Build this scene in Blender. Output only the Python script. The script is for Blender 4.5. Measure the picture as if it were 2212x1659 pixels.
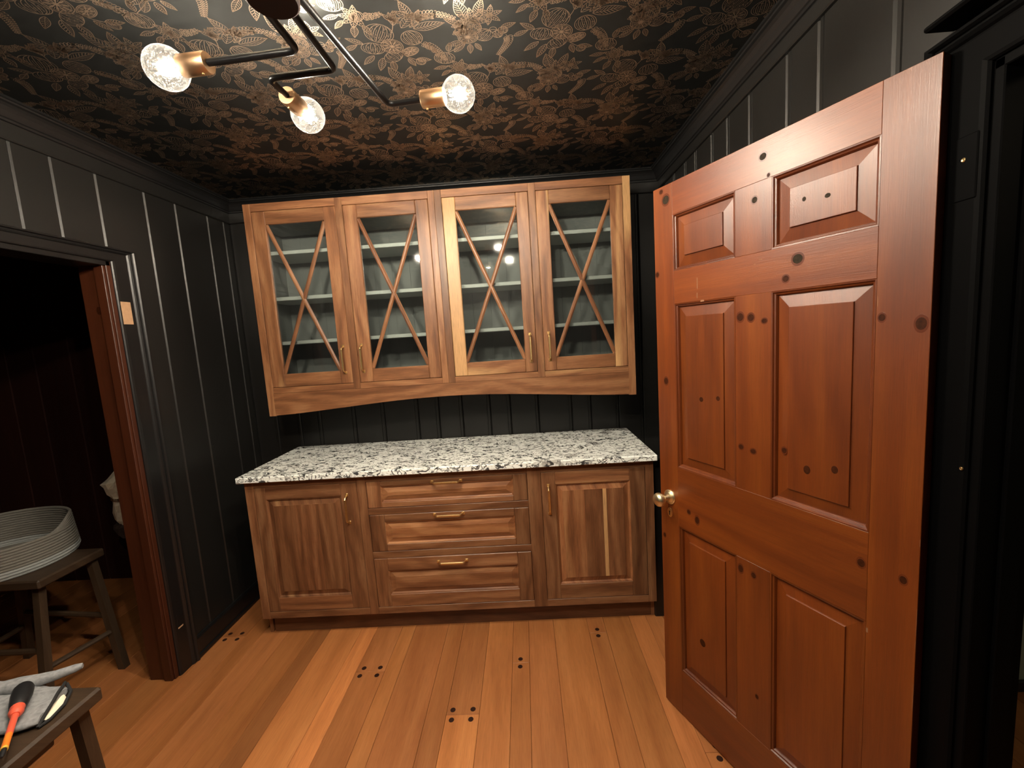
import bpy, math, random
from mathutils import Matrix, Vector
random.seed(7)
R = math.radians
for o in list(bpy.data.objects): bpy.data.objects.remove(o)
SC = bpy.context.scene
COL = SC.collection

# ------------------------------------------------------------------ camera, world, lamps, exposure
FPX = 914.275
CAM_LOC = Vector((1.51807, -2.69895, 1.54990))
cr = Vector((0.9976323, 0.0235446, -0.0646180)); cu = Vector((0.0615027, 0.1150443, 0.9914546)); cd = Vector((-0.0307773, 0.9930813, -0.1133238))
cam = bpy.data.cameras.new('camera'); cam.sensor_fit = 'HORIZONTAL'; cam.sensor_width = 36.0
cam.lens = 36.0 * FPX / 2212.0; cam.clip_start = 0.02
co = bpy.data.objects.new('camera', cam); COL.objects.link(co)
co.matrix_world = Matrix(((cr.x, cu.x, -cd.x, CAM_LOC.x), (cr.y, cu.y, -cd.y, CAM_LOC.y), (cr.z, cu.z, -cd.z, CAM_LOC.z), (0, 0, 0, 1)))
SC.camera = co
w = bpy.data.worlds.new('world'); SC.world = w; w.use_nodes = True
w.node_tree.nodes['Background'].inputs[0].default_value = (0.5, 0.55, 0.6, 1)
w.node_tree.nodes['Background'].inputs[1].default_value = 0.004
SC.view_settings.view_transform = 'Standard'; SC.view_settings.look = 'None'
SC.view_settings.gamma = 1.0; SC.view_settings.use_curve_mapping = False
SC.view_settings.exposure = 1.45
BULB_W = 4.0                        # small even share of each globe bulb
FIL_K = 1150.0                      # brightness of the filament sticks that give most of the light
BULB_COL = (1.0, 0.88, 0.72)
PASSAGE_W = 5.0                     # unseen light added to brighten the passage beyond the right-hand doorway
XL, XR, ZC = -0.265, 2.40, 2.48     # left wall, right wall, ceiling

# ------------------------------------------------------------------ mesh building
class MB:
    """collects faces with wood-grain UVs (u runs along the grain, in metres) and a tint per face"""
    def __init__(s): s.v = []; s.f = []; s.uv = []; s.t = []; s.sm = []
    def add(s, verts, faces, g='x', tint=(1, 1, 1), M=None, smooth=False, off=None):
        b = len(s.v); gi = 'xyz'.index(g); oi = [i for i in range(3) if i != gi]
        o1, o2 = off if off else (random.uniform(0, 40), random.uniform(0, 40))
        for p in verts:
            s.v.append(tuple(M @ Vector(p)) if M else tuple(p))
        for f in faces:
            s.f.append([b + i for i in f])
            s.uv.append([(verts[i][gi] + o1, verts[i][oi[0]] + verts[i][oi[1]] * 0.97 + o2) for i in f])
            s.t.append(tint); s.sm.append(smooth)
    def box(s, x0, x1, y0, y1, z0, z1, g='x', bev=0.0, tint=(1, 1, 1), M=None, off=None):
        x0, x1 = min(x0, x1), max(x0, x1); y0, y1 = min(y0, y1), max(y0, y1); z0, z1 = min(z0, z1), max(z0, z1)
        lo = (x0, y0, z0); hi = (x1, y1, z1)
        bev = min(bev, 0.45 * min(x1 - x0, y1 - y0, z1 - z0))
        c = [(a + b) / 2 for a, b in zip(lo, hi)]
        vs = []; fs = []
        if bev <= 0:
            vs = [(xx, yy, zz) for xx in (x0, x1) for yy in (y0, y1) for zz in (z0, z1)]
            fs = [(0, 1, 3, 2), (4, 6, 7, 5), (0, 4, 5, 1), (2, 3, 7, 6), (0, 2, 6, 4), (1, 5, 7, 3)]
        else:
            idx = {}
            for sg in [(a, b, d) for a in (-1, 1) for b in (-1, 1) for d in (-1, 1)]:
                for k in range(3):
                    p = []
                    for i in range(3):
                        q = hi[i] if sg[i] > 0 else lo[i]
                        if i != k: q -= sg[i] * bev
                        p.append(q)
                    idx[(sg, k)] = len(vs); vs.append(tuple(p))
            def sgn(k, s1, l=None, s2=None, m=None, s3=None):
                q = [0, 0, 0]; q[k] = s1
                if l is not None: q[l] = s2
                if m is not None: q[m] = s3
                return tuple(q)
            for k in range(3):
                l, m = [i for i in range(3) if i != k]
                for s1 in (-1, 1):
                    fs.append([idx[(sgn(k, s1, l, a, m, b), k)] for a, b in ((-1, -1), (1, -1), (1, 1), (-1, 1))])
            for k in range(3):
                for l in range(k + 1, 3):
                    m = 3 - k - l
                    for s1 in (-1, 1):
                        for s2 in (-1, 1):
                            A = sgn(k, s1, l, s2, m, -1); B = sgn(k, s1, l, s2, m, 1)
                            fs.append([idx[(A, k)], idx[(B, k)], idx[(B, l)], idx[(A, l)]])
            for sg in [(a, b, d) for a in (-1, 1) for b in (-1, 1) for d in (-1, 1)]:
                fs.append([idx[(sg, 0)], idx[(sg, 1)], idx[(sg, 2)]])
        out = []
        C = Vector(c)
        for f in fs:
            p = [Vector(vs[i]) for i in f]
            n = (p[1] - p[0]).cross(p[2] - p[0])
            fc = sum(p, Vector()) / len(p)
            out.append(list(f) if n.dot(fc - C) > 0 else list(reversed(f)))
        s.add(vs, out, g, tint, M, False, off)
    def prism(s, prof, a0, a1, axis='z', g=None, tint=(1, 1, 1), M=None, smooth=False, off=None):
        """extrude a closed 2D outline along an axis; outline coordinates are the two other axes in order"""
        n = len(prof); k = 'xyz'.index(axis); o = [i for i in range(3) if i != k]
        vs = []
        for a in (a0, a1):
            for p in prof:
                q = [0, 0, 0]; q[k] = a; q[o[0]] = p[0]; q[o[1]] = p[1]; vs.append(tuple(q))
        area = sum(prof[i][0] * prof[(i + 1) % n][1] - prof[(i + 1) % n][0] * prof[i][1] for i in range(n))
        flip = (area > 0) != (k != 1)
        if a1 < a0: flip = not flip
        side = [(i, (i + 1) % n, n + (i + 1) % n, n + i) for i in range(n)]
        caps = [tuple(range(n - 1, -1, -1)), tuple(range(n, 2 * n))]
        if flip: side = [tuple(reversed(f)) for f in side]; caps = [tuple(reversed(f)) for f in caps]
        off = off or (random.uniform(0, 40), random.uniform(0, 40))
        s.add(vs, side, g or axis, tint, M, smooth, off)
        s.add(vs, caps, g or axis, tint, M, False, off)
    def tube(s, pts, r, seg=10, closed=False, tint=(1, 1, 1), M=None, caps=True, smooth=True):
        pts = [Vector(p) for p in pts]; n = len(pts)
        rad = r if isinstance(r, (list, tuple)) else [r] * n
        T = []
        for i in range(n):
            a = pts[i - 1] if (i > 0 or closed) else pts[i]; b = pts[(i + 1) % n] if (i < n - 1 or closed) else pts[i]
            T.append((b - a).normalized())
        up = Vector((0, 0, 1)) if abs(T[0].z) < 0.9 else Vector((1, 0, 0))
        N = (up - T[0] * up.dot(T[0])).normalized()
        vs = []
        for i in range(n):
            N = (N - T[i] * N.dot(T[i])).normalized(); B = T[i].cross(N)
            for j in range(seg):
                a = 2 * math.pi * j / seg
                vs.append(tuple(pts[i] + (N * math.cos(a) + B * math.sin(a)) * rad[i]))
        fs = []
        for i in range(n if closed else n - 1):
            for j in range(seg):
                k = (i + 1) % n
                fs.append((i * seg + j, i * seg + (j + 1) % seg, k * seg + (j + 1) % seg, k * seg + j))
        s.add(vs, fs, 'x', tint, M, smooth)
        if caps and not closed:
            s.add(vs[:seg], [tuple(range(seg - 1, -1, -1))], 'x', tint, M)
            s.add(vs[-seg:], [tuple(range(seg))], 'x', tint, M)
    def lathe(s, prof, seg=32, tint=(1, 1, 1), M=None, sx=1.0, sy=1.0, smooth=True, a0=0.0, a1=None):
        """profile of (radius, z) turned about z; runs from bottom to top on the outside"""
        full = a1 is None; a1 = 2 * math.pi if full else a1
        m = seg if full else seg + 1
        vs = [(r_ * math.cos(a0 + (a1 - a0) * j / seg) * sx, r_ * math.sin(a0 + (a1 - a0) * j / seg) * sy, z) for r_, z in prof for j in range(m)]
        fs = []
        for i in range(len(prof) - 1):
            for j in range(seg):
                k = (j + 1) % m
                fs.append((i * m + j, i * m + k, (i + 1) * m + k, (i + 1) * m + j))
        s.add(vs, fs, 'z', tint, M, smooth)
    def rects(s, loops, axis_map, g, tint=(1, 1, 1), M=None, cap=True, staves=None):
        """nested rectangles [(a0,a1,b0,b1,depth)], mapped to 3D by axis_map(a,b,depth); closed by a cap"""
        vs = []
        for a0, a1, b0, b1, d in loops:
            vs += [axis_map(a0, b0, d), axis_map(a1, b0, d), axis_map(a1, b1, d), axis_map(a0, b1, d)]
        fs = []
        for i in range(len(loops) - 1):
            for j in range(4):
                k = (j + 1) % 4
                fs.append((4 * i + j, 4 * i + k, 4 * i + 4 + k, 4 * i + 4 + j))
        off = (random.uniform(0, 40), random.uniform(0, 40))
        if cap and not staves:
            n = 4 * (len(loops) - 1); fs.append((n, n + 1, n + 2, n + 3))
        s.add(vs, fs, g, tint, M, False, off)
        if cap and staves:
            a0, a1, b0, b1, d = loops[-1]; x = a0
            for fr, tn in staves:
                x2 = a0 + (a1 - a0) * fr
                s.add([axis_map(x, b0, d), axis_map(x2, b0, d), axis_map(x2, b1, d), axis_map(x, b1, d)], [(0, 1, 2, 3)], g, tn, M)
                x = x2
    def mesh(s, name, mat):
        me = bpy.data.meshes.new(name); me.from_pydata(s.v, [], s.f)
        uv = me.uv_layers.new(name='UVMap'); fl = [c for f in s.uv for p in f for c in p]
        uv.data.foreach_set('uv', fl)
        at = me.color_attributes.new('tint', 'FLOAT_COLOR', 'CORNER')
        at.data.foreach_set('color', [c for f, t in zip(s.f, s.t) for _ in f for c in (t[0], t[1], t[2], t[3] if len(t) > 3 else .925)])
        me.polygons.foreach_set('use_smooth', s.sm)
        me.materials.append(mat); me.update()
        if any(s.sm): me.set_sharp_from_angle(angle=0.75)
        return me

def world_of(p):
    M = Matrix()
    while p is not None:
        M = Matrix.Translation(p.location) @ p.rotation_euler.to_matrix().to_4x4() @ M; p = p.parent
    return M
def obj(name, mb, mat, parent=None, local=False, **props):
    """one mesh object; its geometry is written in world coordinates unless local"""
    me = mb if isinstance(mb, bpy.types.Mesh) else mb.mesh(name, mat)
    o = bpy.data.objects.new(name, me); COL.objects.link(o)
    if parent is not None:
        o.parent = parent
        if not local:
            W = world_of(parent).inverted(); o.location = W.to_translation(); o.rotation_euler = W.to_euler()
    for k, v in props.items(): o[k] = v
    return o
def thing(name, label, cat, loc, rz=0.0, group=None, kind=None):
    o = bpy.data.objects.new(name, None); COL.objects.link(o); o.location = loc; o.rotation_euler = (0, 0, rz)
    o.empty_display_size = 0.05
    o['label'] = label; o['category'] = cat
    if group: o['group'] = group
    if kind: o['kind'] = kind
    return o
def rnd_tint(a=0.85, b=1.15, warm=0.04):
    k = random.uniform(a, b); h = random.uniform(-warm, warm)
    return (k * (1 + h), k, k * (1 - h))

# ------------------------------------------------------------------ materials
def new_mat(name):
    m = bpy.data.materials.new(name); m.use_nodes = True
    nt = m.node_tree; b = nt.nodes['Principled BSDF']
    return m, nt, b
def N(nt, kind, **kw):
    n = nt.nodes.new(kind)
    for k, v in kw.items(): setattr(n, k, v)
    return n
def L(nt, a, b): nt.links.new(a, b)
def math_node(nt, op, a, b=None, c=None):
    n = N(nt, 'ShaderNodeMath', operation=op)
    for i, q in enumerate((a, b, c)):
        if q is None: continue
        if isinstance(q, (int, float)): n.inputs[i].default_value = q
        else: L(nt, q, n.inputs[i])
    return n.outputs[0]
def mix_col(nt, fac, a, b, blend='MIX'):
    n = N(nt, 'ShaderNodeMix', data_type='RGBA', blend_type=blend)
    for s_, q in ((n.inputs[0], fac), (n.inputs[6], a), (n.inputs[7], b)):
        if isinstance(q, (int, float)): s_.default_value = q
        elif isinstance(q, tuple): s_.default_value = (*q[:3], 1)
        else: L(nt, q, s_)
    return n.outputs[2]
def ramp(nt, fac, stops):
    n = N(nt, 'ShaderNodeValToRGB'); e = n.color_ramp.elements
    while len(e) < len(stops): e.new(0.5)
    for i, (p, c) in enumerate(stops):
        e[i].position = p; e[i].color = (c, c, c, 1) if isinstance(c, (int, float)) else (*c, 1)
    L(nt, fac, n.inputs[0]); return n.outputs[0]
def simple(name, col, rough=0.5, metal=0.0, spec=0.5, bump=0.0, bscale=200.0, var=0.0):
    m, nt, b = new_mat(name)
    b.inputs['Base Color'].default_value = (*col, 1); b.inputs['Roughness'].default_value = rough
    b.inputs['Metallic'].default_value = metal; b.inputs['Specular IOR Level'].default_value = spec
    tc = N(nt, 'ShaderNodeTexCoord')
    nz = N(nt, 'ShaderNodeTexNoise'); nz.inputs['Scale'].default_value = bscale; nz.inputs['Detail'].default_value = 3
    L(nt, tc.outputs['Object'], nz.inputs['Vector'])
    at = N(nt, 'ShaderNodeAttribute', attribute_name='tint')
    c = mix_col(nt, 1.0, (*col,), at.outputs['Color'], 'MULTIPLY')
    if var:
        v = ramp(nt, nz.outputs['Fac'], [(0.3, 1 - var), (0.7, 1 + var)])
        c = mix_col(nt, 1.0, c, v, 'MULTIPLY')
    L(nt, c, b.inputs['Base Color'])
    if bump:
        bp = N(nt, 'ShaderNodeBump'); bp.inputs['Strength'].default_value = bump; bp.inputs['Distance'].default_value = 0.002
        L(nt, nz.outputs['Fac'], bp.inputs['Height']); L(nt, bp.outputs['Normal'], b.inputs['Normal'])
    return m
def wood(name, dark, mid, light, sap=None, sap_at=0.68, rough=0.4, figure=1.0, fine=1.0, ring=26.0, ring_amt=0.12, spec=0.5, coat=0.0, uneven=0.0, bump=0.15):
    m, nt, b = new_mat(name)
    uv = N(nt, 'ShaderNodeUVMap', uv_map='UVMap')
    def mapped(su, sv):
        mp = N(nt, 'ShaderNodeMapping'); mp.inputs['Scale'].default_value = (su, sv, 1)
        L(nt, uv.outputs['UV'], mp.inputs['Vector']); return mp.outputs['Vector']
    def noise(su, sv, detail=3.0, dist=0.0, rough_=0.55):
        n = N(nt, 'ShaderNodeTexNoise'); n.inputs['Scale'].default_value = 1.0; n.inputs['Detail'].default_value = detail
        n.inputs['Distortion'].default_value = dist; n.inputs['Roughness'].default_value = rough_
        L(nt, mapped(su, sv), n.inputs['Vector']); return n.outputs['Fac']
    sep = N(nt, 'ShaderNodeSeparateXYZ'); L(nt, uv.outputs['UV'], sep.inputs[0])
    warp = noise(1.1, 3.2, 2.0, 0.5)
    q = math_node(nt, 'MULTIPLY_ADD', warp, 0.16 * figure, sep.outputs[1])
    fine_w = noise(6.0, 40.0, 2.0)
    q = math_node(nt, 'MULTIPLY_ADD', fine_w, 0.006, q)
    rings = math_node(nt, 'SINE', math_node(nt, 'MULTIPLY', q, ring * 2 * math.pi))
    rings = math_node(nt, 'MULTIPLY_ADD', rings, 0.5, 0.5)
    rings = math_node(nt, 'POWER', rings, 1.6)
    broad = noise(0.9, 9.0, 6.0, 0.8, 0.62)
    pores = noise(14.0, 420.0, 2.0, 0.0, 0.6)
    streak = noise(1.8, 70.0, 5.0, 0.3, 0.68)
    t = math_node(nt, 'MULTIPLY_ADD', rings, ring_amt, math_node(nt, 'MULTIPLY', broad, 0.85))
    t = math_node(nt, 'MULTIPLY_ADD', streak, 0.38, t)
    t = math_node(nt, 'SUBTRACT', t, 0.16 + ring_amt * 0.4)
    c = ramp(nt, t, [(0.18, light), (0.46, mid), (0.78, dark)])
    if sap:
        sp = noise(0.5, 6.5, 1.0, 0.5)
        at0 = N(nt, 'ShaderNodeAttribute', attribute_name='tint')
        sp = math_node(nt, 'ADD', sp, math_node(nt, 'SUBTRACT', at0.outputs['Alpha'], 1.0))
        k = ramp(nt, sp, [(sap_at - 0.025, 0.0), (sap_at + 0.05, 0.85)])
        c = mix_col(nt, k, c, sap)
    pr = ramp(nt, pores, [(0.30, 1 - 0.38 * fine), (0.55, 1.0 + 0.03 * fine)])
    c = mix_col(nt, 1.0, c, pr, 'MULTIPLY')
    if uneven:
        un_ = noise(2.0, 3.0, 2.0); un_ = ramp(nt, un_, [(0.3, 1 - uneven), (0.7, 1 + uneven)])
        c = mix_col(nt, 1.0, c, un_, 'MULTIPLY')
    at = N(nt, 'ShaderNodeAttribute', attribute_name='tint')
    c = mix_col(nt, 1.0, c, at.outputs['Color'], 'MULTIPLY')
    L(nt, c, b.inputs['Base Color'])
    b.inputs['Roughness'].default_value = rough; b.inputs['Specular IOR Level'].default_value = spec
    if coat: b.inputs['Coat Weight'].default_value = coat; b.inputs['Coat Roughness'].default_value = 0.40
    bp = N(nt, 'ShaderNodeBump'); bp.inputs['Strength'].default_value = bump; bp.inputs['Distance'].default_value = 0.0006
    L(nt, pores, bp.inputs['Height']); L(nt, bp.outputs['Normal'], b.inputs['Normal'])
    return m

WALNUT = wood('walnut', (0.080, 0.027, 0.011), (0.215, 0.091, 0.039), (0.350, 0.178, 0.086), sap=(0.50, 0.295, 0.135), sap_at=0.650, rough=0.42, ring=13, figure=2.6, ring_amt=0.18, fine=0.9)
PINE = wood('stained_pine', (0.070, 0.0115, 0.0010), (0.132, 0.0265, 0.0021), (0.195, 0.048, 0.0045), rough=0.37, ring=11, figure=1.4, ring_amt=0.08, fine=0.35, spec=0.5, uneven=0.14, bump=0.5, coat=0.45)
FLOORW = wood('floor_wood', (0.255, 0.083, 0.022), (0.36, 0.132, 0.040), (0.44, 0.178, 0.060), rough=0.42, ring=10, figure=2.0, ring_amt=0.10, fine=0.5, uneven=0.08)
OLDPINE = wood('old_red_pine', (0.034, 0.0075, 0.0022), (0.055, 0.013, 0.0038), (0.075, 0.020, 0.006), rough=0.45, ring=14, figure=0.8, fine=0.5)
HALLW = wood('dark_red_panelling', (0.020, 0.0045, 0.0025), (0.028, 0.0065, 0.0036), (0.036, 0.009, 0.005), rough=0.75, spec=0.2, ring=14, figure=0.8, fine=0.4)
STOOLW = wood('brown_stool_wood', (0.028, 0.015, 0.007), (0.045, 0.025, 0.012), (0.065, 0.038, 0.020), rough=0.55, ring=22, figure=0.8, fine=0.8)
BAREW = simple('bare_wood', (0.50, 0.30, 0.17), 0.7, var=0.1, bscale=60)
BLACK = simple('black_wall_paint', (0.0100, 0.0096, 0.0089), 0.42, bump=0.10, bscale=90.0, spec=0.5)
BLACKTRIM = simple('black_trim_paint', (0.0062, 0.0062, 0.0064), 0.38, bump=0.05, bscale=60.0)
JETTRIM = simple('darker_black_trim', (0.0016, 0.0016, 0.0017), 0.55, spec=0.035, bump=0.05, bscale=60.0)  # darker and duller black than the other trim, for the right doorway
def sheen_print(name, diff, gloss, rough, k, bscale):
    """matt print or paper with a soft directional sheen"""
    m, nt, b = new_mat(name); out = nt.nodes['Material Output']; nt.nodes.remove(b)
    tc = N(nt, 'ShaderNodeTexCoord'); nz = N(nt, 'ShaderNodeTexNoise'); nz.inputs['Scale'].default_value = bscale; nz.inputs['Detail'].default_value = 2
    L(nt, tc.outputs['Object'], nz.inputs['Vector'])
    d = N(nt, 'ShaderNodeBsdfDiffuse'); L(nt, mix_col(nt, 1.0, diff, ramp(nt, nz.outputs['Fac'], [(0.3, 0.85), (0.7, 1.15)]), 'MULTIPLY'), d.inputs[0])
    g = N(nt, 'ShaderNodeBsdfGlossy', distribution='BECKMANN'); g.inputs[0].default_value = (*gloss, 1); g.inputs['Roughness'].default_value = rough
    mx = N(nt, 'ShaderNodeMixShader'); mx.inputs[0].default_value = k
    L(nt, d.outputs[0], mx.inputs[1]); L(nt, g.outputs[0], mx.inputs[2]); L(nt, mx.outputs[0], out.inputs[0]); return m
PAPER = sheen_print('dark_wallpaper', (0.0085, 0.0088, 0.0086), (0.88, 0.95, 0.93), 0.42, 0.055, 40.0)
COPPER = sheen_print('copper_ink', (0.095, 0.070, 0.052), (0.95, 0.74, 0.54), 0.52, 0.56, 30.0)
GREYP = simple('grey_cabinet_paint', (0.200, 0.203, 0.195), 0.6, spec=0.3)
SHELFP = simple('pale_grey_shelf_paint', (0.46, 0.47, 0.45), 0.5)
BRASS = simple('brushed_brass', (0.80, 0.58, 0.28), 0.36, metal=1.0, var=0.05, bscale=120)
BRASSP = simple('old_polished_brass', (0.84, 0.74, 0.48), 0.34, metal=1.0)
SOCKET = simple('copper_toned_brass', (0.66, 0.42, 0.24), 0.36, metal=1.0)
IRON = simple('black_iron_pipe', (0.006, 0.006, 0.0065), 0.30, spec=0.35, bump=0.08, bscale=150)
BRONZE = simple('dark_bronze', (0.030, 0.014, 0.011), 0.6, spec=0.2)
KNOT = simple('pine_knot', (0.034, 0.009, 0.003), 0.5, spec=0.12, var=0.4, bscale=140)
KNOTG = simple('grey_knot', (0.026, 0.018, 0.011), 0.6, spec=0.08, var=0.4, bscale=140)
HALO = simple('knot_halo', (0.085, 0.017, 0.004), 0.34, var=0.15, bscale=60)
PEG = simple('dark_floor_peg', (0.022, 0.007, 0.004), 0.6, spec=0.2)
CHIP = simple('chipped_wood', (0.22, 0.10, 0.045), 0.7)
DARKHOLE = simple('keyhole_dark', (0.004, 0.003, 0.002), 0.8)
GREENW = simple('grey_green_paint', (0.24, 0.27, 0.22), 0.7)
ROPE = simple('taupe_rope', (0.170, 0.158, 0.138), 0.9, bump=0.5, bscale=350, var=0.12)
ROPEW = simple('pale_rope', (0.30, 0.31, 0.305), 0.9, bump=0.5, bscale=350, var=0.10)
SUEDE = simple('grey_suede', (0.25, 0.255, 0.265), 0.95, bump=0.5, bscale=90, var=0.22)
SUEDEB = simple('black_binding', (0.012, 0.012, 0.013), 0.8)
LINEN = simple('cream_cloth', (0.90, 0.80, 0.62), 0.9, bump=0.3, bscale=40, var=0.06)
TWINE = simple('brown_twine', (0.16, 0.07, 0.02), 0.8)
GREYBAG = simple('dark_grey_cloth', (0.060, 0.042, 0.036), 0.9, bump=0.3, bscale=30)
GRIP = simple('black_rubber_grip', (0.010, 0.010, 0.011), 0.5)
REDPL = simple('coral_plastic', (0.80, 0.115, 0.060), 0.4)
ORANGEPL = simple('orange_plastic', (0.85, 0.23, 0.025), 0.4)
YELLOWPL = simple('yellow_plastic', (0.85, 0.50, 0.08), 0.4)

def granite():
    m, nt, b = new_mat('white_granite')
    tc = N(nt, 'ShaderNodeTexCoord'); mp = N(nt, 'ShaderNodeMapping'); mp.inputs['Rotation'].default_value = (0, 0, 0.5)
    mp.inputs['Scale'].default_value = (0.8, 1.25, 1.0); L(nt, tc.outputs['Object'], mp.inputs['Vector'])
    def nz(scale, detail=2.0, dist=0.0):
        n = N(nt, 'ShaderNodeTexNoise'); n.inputs['Scale'].default_value = scale; n.inputs['Detail'].default_value = detail
        n.inputs['Distortion'].default_value = dist; L(nt, mp.outputs['Vector'], n.inputs['Vector']); return n.outputs['Fac']
    def curls(scale, width, mask_scale, lo, hi):
        a = math_node(nt, 'ABSOLUTE', math_node(nt, 'SUBTRACT', nz(scale, 1.5, 1.6), 0.5))
        k = ramp(nt, a, [(width * 0.5, 1.0), (width, 0.0)])
        return math_node(nt, 'MULTIPLY', k, ramp(nt, nz(mask_scale, 2.0, 0.5), [(lo, 0.0), (hi, 1.0)]))
    base = mix_col(nt, ramp(nt, nz(5.0, 4.0, 0.6), [(0.35, 0.0), (0.65, 1.0)]), (0.80, 0.83, 0.80), (0.90, 0.935, 0.895))
    patch = ramp(nt, nz(11.0, 3.0, 1.2), [(0.60, 0.0), (0.66, 0.75)])
    c = mix_col(nt, patch, base, (0.30, 0.285, 0.26))
    c = mix_col(nt, ramp(nt, nz(7.3, 2.0, 1.0), [(0.72, 0.0), (0.77, 0.8)]), c, (0.22, 0.15, 0.075))
    c = mix_col(nt, math_node(nt, 'MULTIPLY', curls(17.0, 0.045, 21.0, 0.45, 0.51), 0.97), c, (0.028, 0.028, 0.032))
    c = mix_col(nt, math_node(nt, 'MULTIPLY', curls(33.0, 0.050, 38.0, 0.46, 0.52), 0.9), c, (0.06, 0.058, 0.056))
    c = mix_col(nt, ramp(nt, nz(15.0, 3.0, 1.5), [(0.655, 0.0), (0.685, 0.95)]), c, (0.022, 0.023, 0.03))
    L(nt, c, b.inputs['Base Color']); b.inputs['Roughness'].default_value = 0.22
    return m
GRANITE = granite()

def pane_glass(name, tintc=(0.93, 0.96, 0.95), haze=0.006):
    m, nt, b = new_mat(name)
    out = nt.nodes['Material Output']; nt.nodes.remove(b)
    tr = N(nt, 'ShaderNodeBsdfTransparent'); tr.inputs[0].default_value = (*tintc, 1)
    gl = N(nt, 'ShaderNodeBsdfGlossy'); gl.inputs['Roughness'].default_value = 0.03
    fr = N(nt, 'ShaderNodeFresnel'); fr.inputs['IOR'].default_value = 1.52
    k = math_node(nt, 'MULTIPLY', fr.outputs[0], 1.7)
    mx = N(nt, 'ShaderNodeMixShader'); L(nt, k, mx.inputs[0]); L(nt, tr.outputs[0], mx.inputs[1]); L(nt, gl.outputs[0], mx.inputs[2])
    tc = N(nt, 'ShaderNodeTexCoord'); nz = N(nt, 'ShaderNodeTexNoise'); nz.inputs['Scale'].default_value = 4.0; nz.inputs['Detail'].default_value = 2
    L(nt, tc.outputs['Object'], nz.inputs['Vector'])
    df = N(nt, 'ShaderNodeBsdfDiffuse'); df.inputs[0].default_value = (0.8, 0.82, 0.85, 1)
    m2 = N(nt, 'ShaderNodeMixShader'); L(nt, ramp(nt, nz.outputs['Fac'], [(0.35, 0.002), (0.75, haze)]), m2.inputs[0])
    L(nt, mx.outputs[0], m2.inputs[1]); L(nt, df.outputs[0], m2.inputs[2]); L(nt, m2.outputs[0], out.inputs[0])
    return m
PANE = pane_glass('cabinet_glass')
def bulb_glass():
    m, nt, b = new_mat('seeded_bulb_glass')
    out = nt.nodes['Material Output']; nt.nodes.remove(b)
    tr = N(nt, 'ShaderNodeBsdfTransparent'); tr.inputs[0].default_value = (0.97, 0.97, 0.95, 1)
    gl = N(nt, 'ShaderNodeBsdfGlossy'); gl.inputs['Roughness'].default_value = 0.08
    tl = N(nt, 'ShaderNodeBsdfTranslucent'); tl.inputs[0].default_value = (0.95, 0.95, 0.92, 1)
    tc = N(nt, 'ShaderNodeTexCoord'); vo = N(nt, 'ShaderNodeTexVoronoi'); vo.inputs['Scale'].default_value = 220.0
    L(nt, tc.outputs['Object'], vo.inputs['Vector'])
    sd = ramp(nt, vo.outputs['Distance'], [(0.15, 0.007), (0.5, 0.0012)])
    lw = N(nt, 'ShaderNodeLayerWeight'); lw.inputs['Blend'].default_value = 0.35
    rim = math_node(nt, 'POWER', lw.outputs['Facing'], 3.0)
    m1 = N(nt, 'ShaderNodeMixShader'); L(nt, math_node(nt, 'MULTIPLY_ADD', rim, 0.35, 0.04), m1.inputs[0]); L(nt, tr.outputs[0], m1.inputs[1]); L(nt, gl.outputs[0], m1.inputs[2])
    m2 = N(nt, 'ShaderNodeMixShader'); L(nt, math_node(nt, 'MULTIPLY_ADD', rim, 0.008, sd), m2.inputs[0]); L(nt, m1.outputs[0], m2.inputs[1]); L(nt, tl.outputs[0], m2.inputs[2])
    L(nt, m2.outputs[0], out.inputs[0])
    return m
BULBG = bulb_glass()
def emit(name, col, k):
    m, nt, b = new_mat(name)
    b.inputs['Base Color'].default_value = (0, 0, 0, 1); b.inputs['Emission Color'].default_value = (*col, 1); b.inputs['Emission Strength'].default_value = k
    return m
FILAMENT = emit('glowing_filament', BULB_COL, FIL_K)

# ================================================================== SETTING
def setting(name, label, cat, loc=(0, 0, 0)):
    return thing(name, label, cat, loc, kind='structure')

# ---- floor of random-width planks, pegged at the butt joints
floor = setting('floor', 'orange brown random width plank floor with dark round pegs', 'floor')
lanes = [-2.30, -2.17, -2.08, -1.90, -1.76, -1.67, -1.54, -1.36, -1.27, -1.13, -1.04, -0.86, -0.73, -0.64, -0.50, -0.41, -0.24, -0.11, -0.02, 0.13, 0.272, 0.36, 0.54, 0.625,
         0.765, 0.84, 1.02, 1.105, 1.244, 1.376, 1.458, 1.59, 1.771, 1.86, 2.0, 2.09, 2.18, 2.33, 2.47, 2.56, 2.70, 2.88, 2.97, 3.11, 3.20, 3.38, 3.52, 3.61, 3.75, 3.93]
joints = {(0.625): [-0.863], (1.105): [-1.113], (1.376): [-0.846], (1.771): [-0.664], (2.09): [-1.307], (-0.24): [-0.572]}
tints = {0.272: 0.74, 0.36: 1.32, 0.13: 1.02, 0.54: 1.62, 0.625: 1.02, 0.765: 1.10, 0.84: 0.98, 1.02: 0.93, 1.105: 0.98, 1.244: 1.12, 1.376: 1.0, 1.458: 1.05, 1.59: 1.08, 1.771: 0.98, 1.86: 1.0, 2.0: 1.22, 2.09: 1.1}
peg_mb = MB(); peg_mb.lathe([(0.0112, 0.0), (0.0112, 0.0006), (0.0104, 0.0009), (0.0, 0.0009)], seg=16, smooth=False)
peg_me = peg_mb.mesh('peg', PEG)
Y0, Y1 = -3.62, 1.02
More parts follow.
